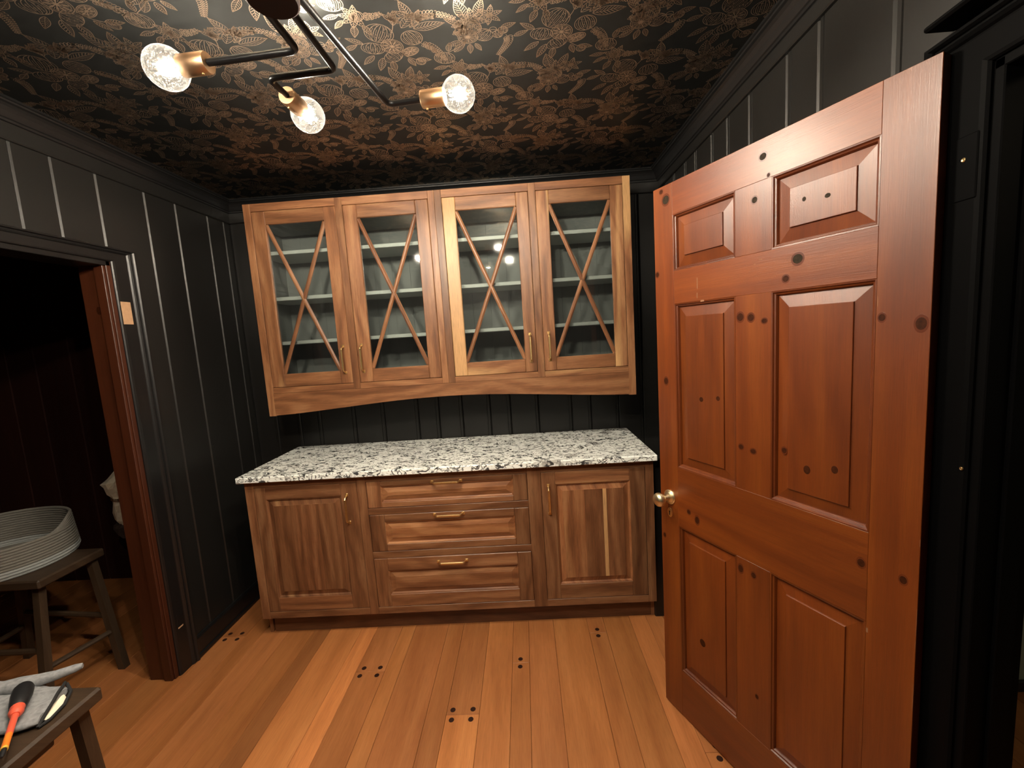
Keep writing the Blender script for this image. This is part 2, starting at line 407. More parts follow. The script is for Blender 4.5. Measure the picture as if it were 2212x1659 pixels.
for i in range(len(lanes) - 1):
    a, b = lanes[i], lanes[i + 1]
    js = list(joints.get(a, []))
    js += [y for y in ((-2.55 + 0.37 * ((i * 7) % 5)), ) if not js and (y < -1.75)]
    ends = [Y0] + sorted(js) + [Y1]
    for k in range(len(ends) - 1):
        mb = MB(); t = tints.get(a, random.uniform(0.88, 1.12)); t2 = t * random.uniform(0.97, 1.03)
        if a == 1.105 and k == 0: t2 = 1.36
        mb.box(a + 0.0005, b - 0.0005, ends[k] + 0.0005, ends[k + 1] - 0.0005, -0.02, 0.0, 'y', 0.0012, (t2 * random.uniform(0.98, 1.02), t2, t2 * random.uniform(0.96, 1.06)))
        obj('plank', mb, FLOORW, floor)
        if k < len(ends) - 2:
            yj = ends[k + 1]; wd = b - a
            xs = [a + wd * 0.5] if wd < 0.1 else [a + 0.028, b - 0.032]
            for xx in xs:
                for s_ in (-1, 1):
                    o = obj('peg', peg_me, PEG, floor, True); o.location = (xx + random.uniform(-.004, .004), yj + s_ * 0.0235, -0.0002)
sub = MB(); sub.box(-2.35, 3.95, Y0, Y1, -0.06, -0.021, 'y'); obj('subfloor', sub, OLDPINE, floor)

# ---- panelled walls: every board is a part
def board(mb, a0, a1, z0, z1, place, bead=False, tint=(1, 1, 1)):
    """place(a, d, z): a runs along the wall, d out of it"""
    c = 0.0055; T = 0.014
    prof = [(a0, 0), (a1, 0), (a1, T - c), (a1 - c, T), ]
    if bead: prof += [(a1 - 0.016, T), (a1 - 0.0175, T - 0.0035), (a1 - 0.0205, T - 0.0035), (a1 - 0.022, T)]
    prof += [(a0 + c, T), (a0, T - c)]
    n = len(prof); vs = [place(a, d, z) for z in (z0, z1) for a, d in prof]
    fs = [(i, (i + 1) % n, n + (i + 1) % n, n + i) for i in range(n)] + [tuple(range(n - 1, -1, -1)), tuple(range(n, 2 * n))]
    p0, p1, p2 = (Vector(vs[i]) for i in (0, 1, n))
    want = Vector(place(0, -1, 0)) - Vector(place(0, 0, 0))
    nrm = (p1 - p0).cross(Vector(vs[n + 1]) - p0)
    if nrm.dot(want) < 0: fs = [tuple(reversed(f)) for f in fs]
    mb.add(vs, fs, 'z', tint)
def panel_wall(name, label, place, grooves, mat, z1, bead=False, opening=None, z0=0.0, core=None):
    w_ = setting(name, label, 'wall')
    for a, b in zip(grooves[:-1], grooves[1:]):
        zz = z0
        if opening and a >= opening[0] - 0.03 and b <= opening[1] + 0.03: zz = opening[2]
        mb = MB(); k = random.uniform(0.93, 1.07)
        board(mb, a + 0.0006, b - 0.0006, zz, z1, place, bead, (k, k, k))
        obj('plank', mb, mat, w_)
    if core:
        mb = MB()
        for c_ in core: mb.box(*c_)
        obj('wall_core', mb, mat, w_)
    return w_
TB = 0.014
OPL = (-1.66, -0.84, 1.985)          # left doorway: y from, y to, head
OPR = (-2.66, -1.855, 1.985)         # right doorway
panel_wall('wall_left', 'black painted vertical board wall with an open doorway', lambda a, d, z: (XL - TB + d, a, z),
           [-3.6, -3.45, -3.25, -3.12, -2.92, -2.79, -2.60, -2.46, -2.27, -2.14, -1.95, -1.82, -1.66, -1.47, -1.34, -1.148, -1.015, -0.84, -0.605, -0.42, -0.19, -0.055, 0.0], BLACK, 2.40, opening=OPL,
           core=[(XL - 0.10, XL - TB, -3.62, OPL[0], 0, 2.56), (XL - 0.10, XL - TB, OPL[1], 1.02, 0, 2.56), (XL - 0.10, XL - TB, OPL[0], OPL[1], OPL[2], 2.56)])
panel_wall('wall_right', 'black painted beaded board wall behind the open red door', lambda a, d, z: (XR + TB - d, a, z),
           [-3.6, -3.42, -3.26, -3.02, -2.84, -2.66, -2.48, -2.30, -2.06, -1.873, -1.80, -1.637, -1.388, -1.243, -1.02, -0.851, -0.707, -0.53, -0.40, -0.24, -0.10, 0.0], BLACK, 2.40, True, OPR,
           core=[(XR + TB, XR + 0.10, -3.62, OPR[0], 0, 2.56), (XR + TB, XR + 0.10, OPR[1], 1.02, 0, 2.56), (XR + TB, XR + 0.10, OPR[0], OPR[1], OPR[2], 2.56)])
panel_wall('wall_back', 'black painted vertical board wall behind the walnut cabinets', lambda a, d, z: (a, TB - d, z),
           [XL, -0.12, 0.034, 0.17, 0.398, 0.59, 0.814, 0.949, 1.103, 1.284, 1.415, 1.596, 1.81, 1.934, 2.111, 2.268, XR], BLACK, 2.40, True,
           core=[(XL - 0.1, XR + 0.1, TB, 0.12, 0, 2.56)])
panel_wall('wall_front', 'black painted wall on the side the photograph was taken from', lambda a, d, z: (a, -3.6 - TB + d, z),
           [XL, 0.0, 0.3, 0.55, 0.85, 1.1, 1.4, 1.65, 1.95, 2.2, XR], BLACK, 2.40, core=[(XL - 0.1, XR + 0.1, -3.72, -3.614, 0, 2.56)])
# ---- ceiling
ceil_ = setting('ceiling', 'dark papered ceiling printed with copper fruit and leaf sprays', 'ceiling')
mb = MB(); mb.box(XL - 0.02, XR + 0.02, -3.62, 0.02, ZC, ZC + 0.05, 'x'); obj('ceiling_board', mb, PAPER, ceil_)

# wallpaper print: flat copper line work, one drop repeat drawn and stepped over the ceiling
class Ink:
    def __init__(s): s.v = []; s.f = []
    def line(s, pts, w=0.0016, taper=False):
        n = len(pts)
        if n < 2: return
        b = len(s.v)
        for i in range(n):
            p0 = pts[max(i - 1, 0)]; p1 = pts[min(i + 1, n - 1)]
            dx, dy = p1[0] - p0[0], p1[1] - p0[1]; l = math.hypot(dx, dy) or 1
            ww = w * 0.5 * (1 - 0.75 * i / (n - 1) if taper else 1)
            s.v += [(pts[i][0] - dy / l * ww, pts[i][1] + dx / l * ww), (pts[i][0] + dy / l * ww, pts[i][1] - dx / l * ww)]
        s.f += [(b + 2 * i, b + 2 * i + 1, b + 2 * i + 3, b + 2 * i + 2) for i in range(n - 1)]
    def disc(s, x, y, r, n=10):
        b = len(s.v); s.v += [(x + r * math.cos(2 * math.pi * i / n), y + r * math.sin(2 * math.pi * i / n)) for i in range(n)]
        s.f.append(tuple(range(b, b + n)))
ink = Ink(); rng = random.Random(3)
def pol(x, y, ang, u, v):
    c, s_ = math.cos(ang), math.sin(ang); return (x + u * c - v * s_, y + u * s_ + v * c)
def ring_(x, y, rx, ry=None, ang=0, w=0.0018, n=26):
    ry = ry or rx
    ink.line([pol(x, y, ang, rx * math.cos(2 * math.pi * i / n), ry * math.sin(2 * math.pi * i / n)) for i in range(n + 1)], w)
def leaf(x, y, deg, ln, wd=0.3, veins=6, w=0.0019):
    a = R(deg); h = ln * wd
    sh = lambda t: math.sin(math.pi * min(t ** 0.8, 1)) * h * 0.5
    for s_ in (-1, 1):
        ink.line([pol(x, y, a, ln * t / 12, s_ * sh(t / 12)) for t in range(13)], w)
    ink.line([pol(x, y, a, ln * t / 6, 0.01 * ln * math.sin(t)) for t in range(7)], w * 0.8)
    for k in range(1, veins + 1):
        t = k / (veins + 1.5)
        for s_ in (-1, 1):
            ink.line([pol(x, y, a, ln * t, 0), pol(x, y, a, ln * (t + 0.09), s_ * sh(t + 0.05) * 0.55), pol(x, y, a, ln * (t + 0.15), s_ * sh(t + 0.12) * 0.82)], w * 0.75)
            ink.line([pol(x, y, a, ln * (t + 0.05), 0.1 * s_ * h), pol(x, y, a, ln * (t + 0.13), s_ * sh(t + 0.1) * 0.7)], w * 0.5)
def fruit(x, y, r, asp=1.0, deg=0.0, hatch=11):
    a = R(deg); ring_(x, y, r, r * asp, a, 0.0019)
    for k in range(hatch):
        q = -0.9 + 1.8 * (k + 0.5) / hatch; m = 9
        lo = -0.92 if k % 2 else -0.35; hi = 0.92 if k % 3 else 0.6
        ink.line([pol(x, y, a, r * q * math.sqrt(max(0, 1 - (lo + (hi - lo) * t / m) ** 2)), r * asp * (lo + (hi - lo) * t / m)) for t in range(m + 1)], 0.0011 + 0.0006 * (k % 2))
    for k in range(22):
        u = rng.uniform(-.8, .8); v = rng.uniform(-.8, .8)
        if u * u + v * v < .75: ink.line([pol(x, y, a, r * u, r * asp * v), pol(x, y, a, r * u + .004, r * asp * v + .003)], 0.0012)
def slice_(x, y, r, asp=1.0, deg=0.0, n=10):
    a = R(deg); ring_(x, y, r, r * asp, a, 0.0021); ring_(x, y, r * .86, r * .86 * asp, a, 0.0012); ring_(x, y, r * .80, r * .80 * asp, a, 0.0008)
    for k in range(n):
        t = 2 * math.pi * k / n
        ink.line([pol(x, y, a, r * q * math.cos(t), r * asp * q * math.sin(t)) for q in (.10, .45, .80)], 0.0026)
        for dq in (-.22, .0, .22):
            t2 = t + math.pi / n + dq * .9
            ink.line([pol(x, y, a, r * q * math.cos(t2), r * asp * q * math.sin(t2)) for q in (.38, .72)], 0.0011)
    ink.disc(x, y, r * .10)
def petals(x, y, r, n=7, deg=0.0, open_=1.0):
    for k in range(n): leaf(x, y, deg + 360 * k / n * open_, r, 0.42, 4, 0.0017)
    for k in range(8):
        t = 2 * math.pi * k / 8; ink.disc(x + .18 * r * math.cos(t), y + .18 * r * math.sin(t), r * .055, 6)
def stem(pts, w=0.0022):
    m = 14; out = []
    for i in range(m + 1):
        t = i / m; p = [Vector(q) for q in pts]
        while len(p) > 1: p = [p[j].lerp(p[j + 1], t) for j in range(len(p) - 1)]
        out.append((p[0].x, p[0].y))
    ink.line(out, w); return out
def sprig(pts, n=11, r=0.0068, both=True):
    c = stem(pts, 0.0017)
    for k in range(n):
        i = min(int(1 + k * (len(c) - 2) / n), len(c) - 2)
        dx, dy = c[i + 1][0] - c[i][0], c[i + 1][1] - c[i][1]; a = math.atan2(dy, dx)
        rr = r * (1 - .55 * k / n)
        for s_ in ((-1, 1) if both else (1,)):
            px_, py_ = pol(c[i][0], c[i][1], a + s_ * 1.0, rr * 1.5, 0)
            ring_(px_, py_, rr * .95, rr * .6, a + s_ * 1.0, 0.0019, 10)
def berries(x, y, n, sp, r):
    for k in range(n):
        xx, yy = x + rng.uniform(-sp, sp), y + rng.uniform(-sp, sp); ring_(xx, yy, r, r, 0, 0.0017, 10); ink.line([(xx - r * .4, yy), (xx + r * .4, yy + r * .3)], 0.0012)
# first cluster (around a cut citrus)
slice_(0, 0, .034, .95, 20); fruit(-.022, -.060, .043, .92, 30, 12); fruit(.070, -.030, .033, .95, -20, 10)
fruit(-.062, .002, .036, .72, 15, 9); slice_(.050, .030, .030, .62, -25, 8); fruit(-.010, .048, .036, .66, -35, 9)
leaf(-.085, -.022, 215, .055, .36); leaf(-.070, .035, 140, .062, .34); leaf(-.045, .050, 115, .070, .34); leaf(-.020, .070, 95, .055, .4)
leaf(.030, -.088, -75, .058, .38); leaf(.050, -.075, -48, .075, .36); leaf(.085, -.068, -8, .098, .34, 8); leaf(.075, -.075, -40, .060, .3)
petals(.028, -.108, .032, 5, -120, .5); stem([(.03, -.10), (.03, -.08), (.01, -.05)])
stem([(.02, .04), (.05, .07), (.075, .078)]); fruit(.072, .084, .016, 1, 0, 6); leaf(.06, .07, 10, .05, .4); leaf(.035, .062, 70, .045, .4)
sprig([(.10, .005), (.135, .015), (.150, .060), (.155, .095)], 12, .0075); sprig([(.092, -.005), (.13, .02), (.135, .07)], 9, .006)
# leaf pair with a looped spray
leaf(.088, -.110, -105, .070, .40, 7); leaf(.092, -.105, -140, .058, .42, 6); leaf(.10, -.108, -60, .036, .4)
stem([(.088, -.070), (.082, -.09), (.09, -.11)]); sprig([(.09, -.100), (.13, -.135), (.18, -.118), (.215, -.090)], 15, .0085); sprig([(.09, -.100), (.12, -.118), (.16, -.105)], 9, .007)
# second cluster, flowers over cut fruit
petals(.262, -.080, .050, 7, 10); petals(.315, -.095, .040, 6, 40)
leaf(.245, -.085, -105, .085, .44, 8); leaf(.275, -.095, -70, .070, .4, 7); leaf(.225, -.070, -150, .05, .4)
sprig([(.25, -.07), (.22, -.075), (.205, -.055)], 8, .009); sprig([(.25, -.05), (.215, -.045), (.205, -.025)], 8, .009)
slice_(.242, -.012, .031, .9, 0, 12); fruit(.292, -.016, .028, .95, 40, 9); fruit(.258, -.050, .030, .9, 0, 8)
leaf(.222, .005, 165, .052, .42); leaf(.245, .020, 95, .045, .42); leaf(.262, .018, 65, .040, .4)
stem([(.30, -.03), (.33, -.045), (.352, -.020)]); fruit(.335, -.015, .016, 1, 0, 6); fruit(.352, -.030, .015, 1, 0, 6); ring_(.322, -.036, .011); leaf(.345, -.04, -20, .05, .4)
sprig([(.36, -.01), (.385, .02), (.345, .055), (.33, .085)], 13, .0072); leaf(.385, .0, -25, .05, .36)
# link: round fruit and bell flower
fruit(.153, .076, .034, .85, 10, 11); leaf(.170, .045, -75, .042, .42); leaf(.190, .050, -45, .060, .36, 7); stem([(.17, .05), (.21, .03), (.235, .01)])
petals(.197, .132, .046, 6, 70, .72); fruit(.200, .128, .026, .8, 0, 8); sprig([(.22, .13), (.25, .14), (.28, .125)], 8, .007)
leaf(.185, .165, 110, .050, .42); leaf(.21, .165, 75, .045, .42); leaf(.155, .12, 170, .05, .36); leaf(.16, .14, 140, .045, .36)
berries(.225, -.05, 5, .016, .006)
ink_v = []; ink_f = []
ZI = ZC - 0.0006
cells = []
for ia in range(-6, 8):
    for ib in range(-8, 9):
        ox = 1.165 + ia * 0.534 + ib * 0.267; oy = -1.258 + ib * 0.264
        if XL - 0.45 < ox < XR + 0.1 and -3.4 < oy < 0.1: cells.append((ox, oy))
for ox, oy in cells:
    b = len(ink_v); inside = []
    for x, y in ink.v: ink_v.append((ox + x, oy + y, ZI))
    for f in ink.f:
        x, y = ink.v[f[0]]
        if XL + .03 < ox + x < XR - .03 and -3.55 < oy + y < -.03: ink_f.append([b + i for i in reversed(f)])
me = bpy.data.meshes.new('wallpaper_print'); me.from_pydata(ink_v, [], ink_f); me.materials.append(COPPER)
at = me.color_attributes.new('tint', 'FLOAT_COLOR', 'CORNER'); at.data.foreach_set('color', [1.0] * (4 * len(me.loops)))
flip = [p.normal.z > 0 for p in me.polygons]
if any(flip):
    me.polygons.foreach_set('use_smooth', [False] * len(me.polygons))
po = bpy.data.objects.new('wallpaper_print', me); COL.objects.link(po); po.parent = ceil_; po['kind'] = 'stuff'; po['label'] = 'copper line print of fruit, flowers and leaves'

# ---- crown moulding, frieze boards, baseboards, door casings
crown_p = [(0, 2.405), (0.012, 2.405), (0.014, 2.412), (0.020, 2.414), (0.022, 2.421), (0.027, 2.424), (0.031, 2.432), (0.036, 2.443), (0.044, 2.455), (0.052, 2.462), (0.060, 2.465), (0.062, 2.470), (0.068, 2.472), (0.068, ZC), (0, ZC)]
def moulding(name, label, prof, place, a0, a1, mat=BLACKTRIM, cat='moulding'):
    n = len(prof); vs = [place(a, d, z) for a in (a0, a1) for d, z in prof]
    fs = [(i, (i + 1) % n, n + (i + 1) % n, n + i) for i in range(n)] + [tuple(range(n - 1, -1, -1)), tuple(range(n, 2 * n))]
    C_ = sum((Vector(v) for v in vs), Vector()) / len(vs)
    p = [Vector(vs[i]) for i in fs[1]]; nn = (p[1] - p[0]).cross(p[2] - p[0])
    low = Vector(place(0, 0, -1)) - Vector(place(0, 0, 0))
    e = (Vector(vs[1]) - Vector(vs[0])); t = (Vector(vs[n]) - Vector(vs[0]))
    area = sum(prof[i][0] * prof[(i + 1) % n][1] - prof[(i + 1) % n][0] * prof[i][1] for i in range(n))
    ax = Vector(place(0, 1, 0)) - Vector(place(0, 0, 0)); up = Vector((0, 0, 1)); al = Vector(place(1, 0, 0)) - Vector(place(0, 0, 0))
    hand = ax.cross(up).dot(al) * area * (a1 - a0)
    # outward normal of side (edge x along) points out when hand > 0
    if hand < 0: fs = [tuple(reversed(f)) for f in fs]
    mb = MB(); mb.add(vs, fs, 'z')
    return obj(name, mb, mat, None, label=label, category=cat, kind='structure')
PL = lambda a, d, z: (XL + d, a, z); PR = lambda a, d, z: (XR - d, a, z); PBk = lambda a, d, z: (a, -d, z); PF = lambda a, d, z: (a, -3.6 + d, z)
moulding('trim_1', 'black crown moulding along the left wall', crown_p, PL, -3.6, 0)
moulding('trim_2', 'black cove crown moulding above the red door', crown_p, PR, -3.6, 0)
moulding('trim_3', 'black crown moulding above the upper cabinets', crown_p, PBk, XL, XR)
frieze_p = [(0, 2.352), (0.010, 2.352), (0.014, 2.356), (0.014, 2.408), (0, 2.408)]
moulding('trim_4', 'flat black frieze board under the left crown', frieze_p, PL, -3.6, 0, BLACK, 'frieze')
moulding('trim_5', 'flat black frieze board above the red door', [(d, z + 0.016 if z < 2.4 else z) for d, z in frieze_p], PR, -3.6, 0, BLACK, 'frieze')
moulding('trim_6', 'flat black frieze board across the back wall', frieze_p, PBk, XL, XR, BLACK, 'frieze')
base_p = [(0, 0), (0.022, 0), (0.022, 0.016), (0.015, 0.022), (0.013, 0.022), (0.013, 0.098), (0.008, 0.110), (0, 0.112)]
moulding('baseboard_left', 'black baseboard on the left wall between doorway and back corner', base_p, PL, -0.755, 0, cat='baseboard')
moulding('baseboard_right', 'black baseboard behind the red door', base_p, PR, -1.755, 0, cat='baseboard')
moulding('baseboard_back', 'black baseboard left of the walnut base cabinet', base_p, PBk, XL, 0.015, cat='baseboard')

def casing_profile(wd):
    """flat casing with a beaded outer band; (across, out) from the opening outward"""
    return [(0, 0), (wd, 0), (wd, 0.024), (wd - .005, 0.029), (wd - .012, 0.029), (wd - .017, 0.024), (wd - .019, 0.020), (wd - .024, 0.020), (wd - .029, 0.023), (wd - .035, 0.020), (wd - .040, 0.015), (wd - .044, 0.014), (0.012, 0.013), (0.004, 0.011), (0, 0.007)]
def casing(root, wall_place, op, wd, hd, mat, z0=0.0):
    """two legs and a head round an opening op=(y0,y1,head)"""
    P = casing_profile(wd); n = len(P)
    def put(name, vs):
        fs = [(i, (i + 1) % n, n + (i + 1) % n, n + i) for i in range(n)] + [tuple(range(n - 1, -1, -1)), tuple(range(n, 2 * n))]
        mb = MB(); mb.add(vs, fs, 'z'); me_ = mb.mesh(name, mat)
        import bmesh
        bm = bmesh.new(); bm.from_mesh(me_); bmesh.ops.recalc_face_normals(bm, faces=bm.faces); bm.to_mesh(me_); bm.free()
        return obj(name, me_, mat, root)
    y0, y1, zh = op
    put('casing_leg', [wall_place(y1 + a, d, z) for z in (z0, 0) for a, d in P] if False else [wall_place(y1 + a, d, z0) for a, d in P] + [wall_place(y1 + a, d, zh + a * hd / wd) for a, d in P])
    put('casing_leg', [wall_place(y0 - a, d, z0) for a, d in P] + [wall_place(y0 - a, d, zh + a * hd / wd) for a, d in P])
    put('casing_head', [wall_place(y0 - a, d, zh + a * hd / wd) for a, d in P] + [wall_place(y1 + a, d, zh + a * hd / wd) for a, d in P])
def jamb_box(root, name, args, mat, g='z', bev=0.002):
    mb = MB(); mb.box(*args, g, bev); return obj(name, mb, mat, root)
dl = setting('door_2', 'open doorway in the left wall with black casing and red pine jambs', 'doorway', (XL, OPL[1], 0))
casing(dl, lambda a, d, z: (XL + d, a, z), OPL, 0.110, 0.058, BLACKTRIM)
for yy, s_ in ((OPL[1], -1), (OPL[0], 1)):
    jamb_box(dl, 'jamb', (XL - 0.125, XL + 0.002, yy + s_ * 0.020, yy - s_ * 0.002, 0, OPL[2]), OLDPINE)
    jamb_box(dl, 'door_stop', (XL - 0.045, XL - 0.004, yy + s_ * 0.032, yy + s_ * 0.020, 0, OPL[2] - 0.02), OLDPINE)
jamb_box(dl, 'head_jamb', (XL - 0.125, XL + 0.002, OPL[0], OPL[1], OPL[2] - 0.02, OPL[2] + 0.002), BLACKTRIM, 'y')
mb = MB(); mb.box(XL + 0.0125, XL + 0.0155, -0.833, -0.786, 1.712, 1.812, 'z', 0.0005); obj('hinge_mortise', mb, BAREW, dl, label='bare wood mortise left unpainted')
mb = MB(); mb.box(XL + 0.0125, XL + 0.0150, -0.815, -0.785, 0.235, 0.30, 'z', 0.0005); obj('hinge_mortise', mb, BLACKTRIM, dl)
mb = MB(); mb.box(XL + 0.0125, XL + 0.0156, -0.815, -0.786, 0.229, 0.236, 'z', 0.0005); obj('paint_chip', mb, BAREW, dl)
mb = MB(); mb.lathe([(0.012, 0), (0.010, .0006), (0, .0008)], 12, sy=1.5, M=Matrix.Translation((XL - 0.062, OPL[1] - 0.020, 1.775)) @ Matrix.Rotation(R(90), 4, 'X')); obj('knot', mb, KNOT, dl)
dr = setting('door_3', 'black cased doorway in the right wall beside the red door', 'doorway', (XR, OPR[1], 0))
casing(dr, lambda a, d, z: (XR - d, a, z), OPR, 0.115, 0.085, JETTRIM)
for yy, s_ in ((OPR[1], -1), (OPR[0], 1)):
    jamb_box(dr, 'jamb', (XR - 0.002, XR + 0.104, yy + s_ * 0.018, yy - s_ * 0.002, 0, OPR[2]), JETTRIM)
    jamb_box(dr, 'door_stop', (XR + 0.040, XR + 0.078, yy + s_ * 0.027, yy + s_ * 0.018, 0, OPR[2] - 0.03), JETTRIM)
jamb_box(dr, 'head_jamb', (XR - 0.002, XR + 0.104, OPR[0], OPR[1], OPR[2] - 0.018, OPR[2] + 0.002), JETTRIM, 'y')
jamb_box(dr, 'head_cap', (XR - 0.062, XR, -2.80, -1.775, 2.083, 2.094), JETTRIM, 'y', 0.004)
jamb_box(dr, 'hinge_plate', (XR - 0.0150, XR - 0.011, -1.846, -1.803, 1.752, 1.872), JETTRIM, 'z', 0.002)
def screw(root, x, y, z, r_=0.0042):
    mb = MB(); mb.lathe([(r_, 0), (r_, .001), (r_ * .7, .0022), (r_ * .3, .0016), (0, .0016)], 12, M=Matrix.Translation((x, y, z)) @ Matrix.Rotation(R(-90), 4, 'Y')); return obj('screw', mb, BRASS, root)
screw(dr, XR - 0.0150, -1.822, 1.828); screw(dr, XR - 0.0125, -1.848, 1.225, .0035)

# ---- red panelled door, folded back towards the back wall
DW, DH, DZ = 0.7947, 2.0377, 0.010
door = thing('door_1', 'open stained red pine six panel door with an old brass knob', 'door', (2.3589, -1.7995, 0.0), 2.00374, kind='structure')
TK = 0.036
def dbox(name, s0, s1, z0, z1, g, tint=None):
    mb = MB(); mb.box(s0, s1, -TK, 0.0, z0, z1, g, 0.0008, tint or rnd_tint(.92, 1.08)); return obj(name, mb, PINE, door, True)
ST = 0.0965; LS = 0.7035; M0, M1 = 0.3435, 0.4575
RZ = [DZ, 0.203, 0.798, 1.026, 1.624, 1.738, 1.9295, DH]
dbox('stile', 0, ST, DZ, DH, 'z', (0.94, .94, .94)); dbox('stile', LS, DW, DZ, DH, 'z', (1.05, 1.05, 1.05))
for k, nm in ((0, 'rail'), (2, 'rail'), (4, 'rail'), (6, 'rail')): dbox(nm, ST, LS, RZ[k], RZ[k + 1], 'x')
for k in (1, 3, 5): dbox('mullion', M0, M1, RZ[k], RZ[k + 1], 'z')
amap = lambda a, b, d: (a, d, b)
for k in (1, 3, 5):
    for a0, a1 in ((ST, M0), (M1, LS)):
        b0, b1 = RZ[k], RZ[k + 1]
        def lp(i, d): return (a1 - i, a0 + i, b0 + i, b1 - i, d)      # reversed so faces look out of the front
        steps = [(0.0, 0.0), (0.0035, -0.0005), (0.0060, -0.0045), (0.0095, -0.0060), (0.0120, -0.0110), (0.0125, -0.0140), (0.0460, -0.0075), (0.0465, -0.0035), (0.0475, -0.0028)]
        mb = MB(); tn = rnd_tint(.93, 1.08)
        mb.rects([lp(i, d) for i, d in steps[:6]], amap, 'z' if (b1 - b0) > .3 else 'x', (0.80, .76, .74), cap=False)
        mb.rects([lp(i, d) for i, d in steps[5:]], amap, 'z', tn)
        def lpb(i, d): return (a0 + i, a1 - i, b0 + i, b1 - i, d)
        mb.rects([lpb(0, -TK), lpb(0.012, -TK + .012), lpb(0.05, -TK + .006)], amap, 'z', tn)
        obj('panel', mb, PINE, door, True)
def knot(s_, z, rx, rz, deg=0.0, d=0.0, mat=KNOT, halo=True):
    M = Matrix.Translation((s_, d, z)) @ Matrix.Rotation(R(-90), 4, 'X') @ Matrix.Rotation(R(deg), 4, 'Z')
    mb = MB(); mb.lathe([(1, 0.00015), (0.97, 0.0003), (0, 0.0003)], 16, M=M @ Matrix.Diagonal((rx, rz, 1, 1)), smooth=False)
    k = obj('knot', mb, mat, door, True)
    if halo:
        mb = MB(); mb.lathe([(1, 0.00005), (0.98, 0.00012), (0, 0.00012)], 18, M=M @ Matrix.Diagonal((rx * 1.35, rz * 1.5, 1, 1)), smooth=False)
        obj('knot_halo', mb, HALO, k, True)
# knots of the stained pine: distance from the hinge edge, height, half width, half height, depth, grey or brown
KN = [(0.3694, 1.9904, 0.0102, 0.0092, 0.000, 1), (0.3532, 1.9364, 0.0045, 0.0051, 0.000, 0), (0.3941, 1.8839, 0.0083, 0.0085, 0.000, 1), (0.7334, 1.9879, 0.0149, 0.0145, 0.000, 1), (0.7548, 2.0213, 0.0077, 0.0066, 0.000, 0), (0.2044, 1.8367, 0.0070, 0.0055, -0.003, 1), (0.2600, 1.8452, 0.0048, 0.0058, -0.003, 1), (0.2726, 1.6999, 0.0130, 0.0120, 0.000, 1), (0.3038, 1.6537, 0.0085, 0.0083, 0.000, 0), (0.7836, 1.7372, 0.0081, 0.0085, 0.000, 0), (0.4407, 1.5607, 0.0105, 0.0117, 0.000, 0), (0.4057, 1.5571, 0.0100, 0.0103, 0.000, 0), (0.3640, 1.5453, 0.0082, 0.0066, 0.000, 0), (0.0849, 1.5365, 0.0066, 0.0079, 0.000, 0), (0.0156, 1.5196, 0.0095, 0.0131, 0.000, 0), (0.7517, 1.3451, 0.0100, 0.0119, 0.000, 0), (0.5927, 1.2929, 0.0083, 0.0082, -0.003, 0), (0.5252, 1.3036, 0.0076, 0.0078, -0.003, 0), (0.4390, 1.1623, 0.0082, 0.0075, 0.000, 0), (0.3983, 1.1569, 0.0090, 0.0073, 0.000, 0), (0.3077, 1.1795, 0.0067, 0.0080, -0.006, 0), (0.2434, 1.1410, 0.0091, 0.0120, -0.003, 0), (0.1756, 1.1595, 0.0081, 0.0103, -0.003, 0), (0.6159, 0.8542, 0.0088, 0.0133, 0.000, 0), (0.6537, 0.8712, 0.0074, 0.0076, 0.000, 0), (0.7788, 0.7311, 0.0065, 0.0083, 0.000, 0), (0.4421, 0.7599, 0.0085, 0.0121, 0.000, 0), (0.3968, 0.7599, 0.0080, 0.0091, 0.000, 0), (0.1105, 0.9424, 0.0082, 0.0101, 0.000, 0), (0.0274, 0.9421, 0.0070, 0.0094, 0.000, 0), (0.6020, 0.3882, 0.0125, 0.0143, -0.003, 0), (0.3855, 0.3527, 0.0054, 0.0069, 0.000, 0)]
for s0, z0, hw_, hh_, d, g in KN: knot(s0, z0, hw_, hh_, 0, d, KNOTG if g else KNOT, hw_ > .0042)
for s0, s1, z0, z1 in ((0.0010, 0.0005, 1.0503, 1.0336), (0.0010, 0.0005, 0.8129, 0.7909), (0.0010, 0.0005, 0.8867, 0.8216), (0.0010, 0.0005, 0.7032, 0.6353), (0.6019, 0.5990, 1.7003, 1.6642), (0.6028, 0.5999, 1.6521, 1.6339), (0.5879, 0.5729, 1.6263, 1.6203), (0.0010, 0.0005, 1.6458, 1.6439), (0.0941, 0.0928, 1.5844, 1.5618), (0.0956, 0.0917, 0.7818, 0.7697), (0.3798, 0.3714, 1.7187, 1.7161), (0.3969, 0.3911, 1.7089, 1.7070)):
    mb = MB(); mb.box(s1, s0, -0.001, 0.0003, z0, z1, 'z'); obj('scuff', mb, CHIP, door, True)
# brass knob and keyhole
kn = obj('rosette', None or (lambda q: (q.lathe([(0.028, 0), (0.028, .003), (0.024, .006), (0.022, .0055), (0.018, .009), (0.012, .011), (0.009, .018), (0.0085, .034), (0, .034)], 28, M=Matrix.Translation((0.746, 0, 0.898)) @ Matrix.Rotation(R(-90), 4, 'X')), q)[1])(MB()), BRASSP, door, True)
q = MB(); q.lathe([(0.009, .030), (0.013, .032), (0.020, .038), (0.0255, .047), (0.0265, .054), (0.024, .062), (0.017, .068), (0.008, .070), (0, .0705)], 28, M=Matrix.Translation((0.746, 0, 0.898)) @ Matrix.Rotation(R(-90), 4, 'X'))
obj('knob', q, BRASSP, door, True, label='old brass door knob')
q = MB(); q.lathe([(0.0125, 0), (0.0120, .0022), (0.0095, .0030), (0, .0030)], 20, sy=1.55, M=Matrix.Translation((0.747, 0, 0.836)) @ Matrix.Rotation(R(-90), 4, 'X')); ep = obj('escutcheon', q, BRASS, door, True)
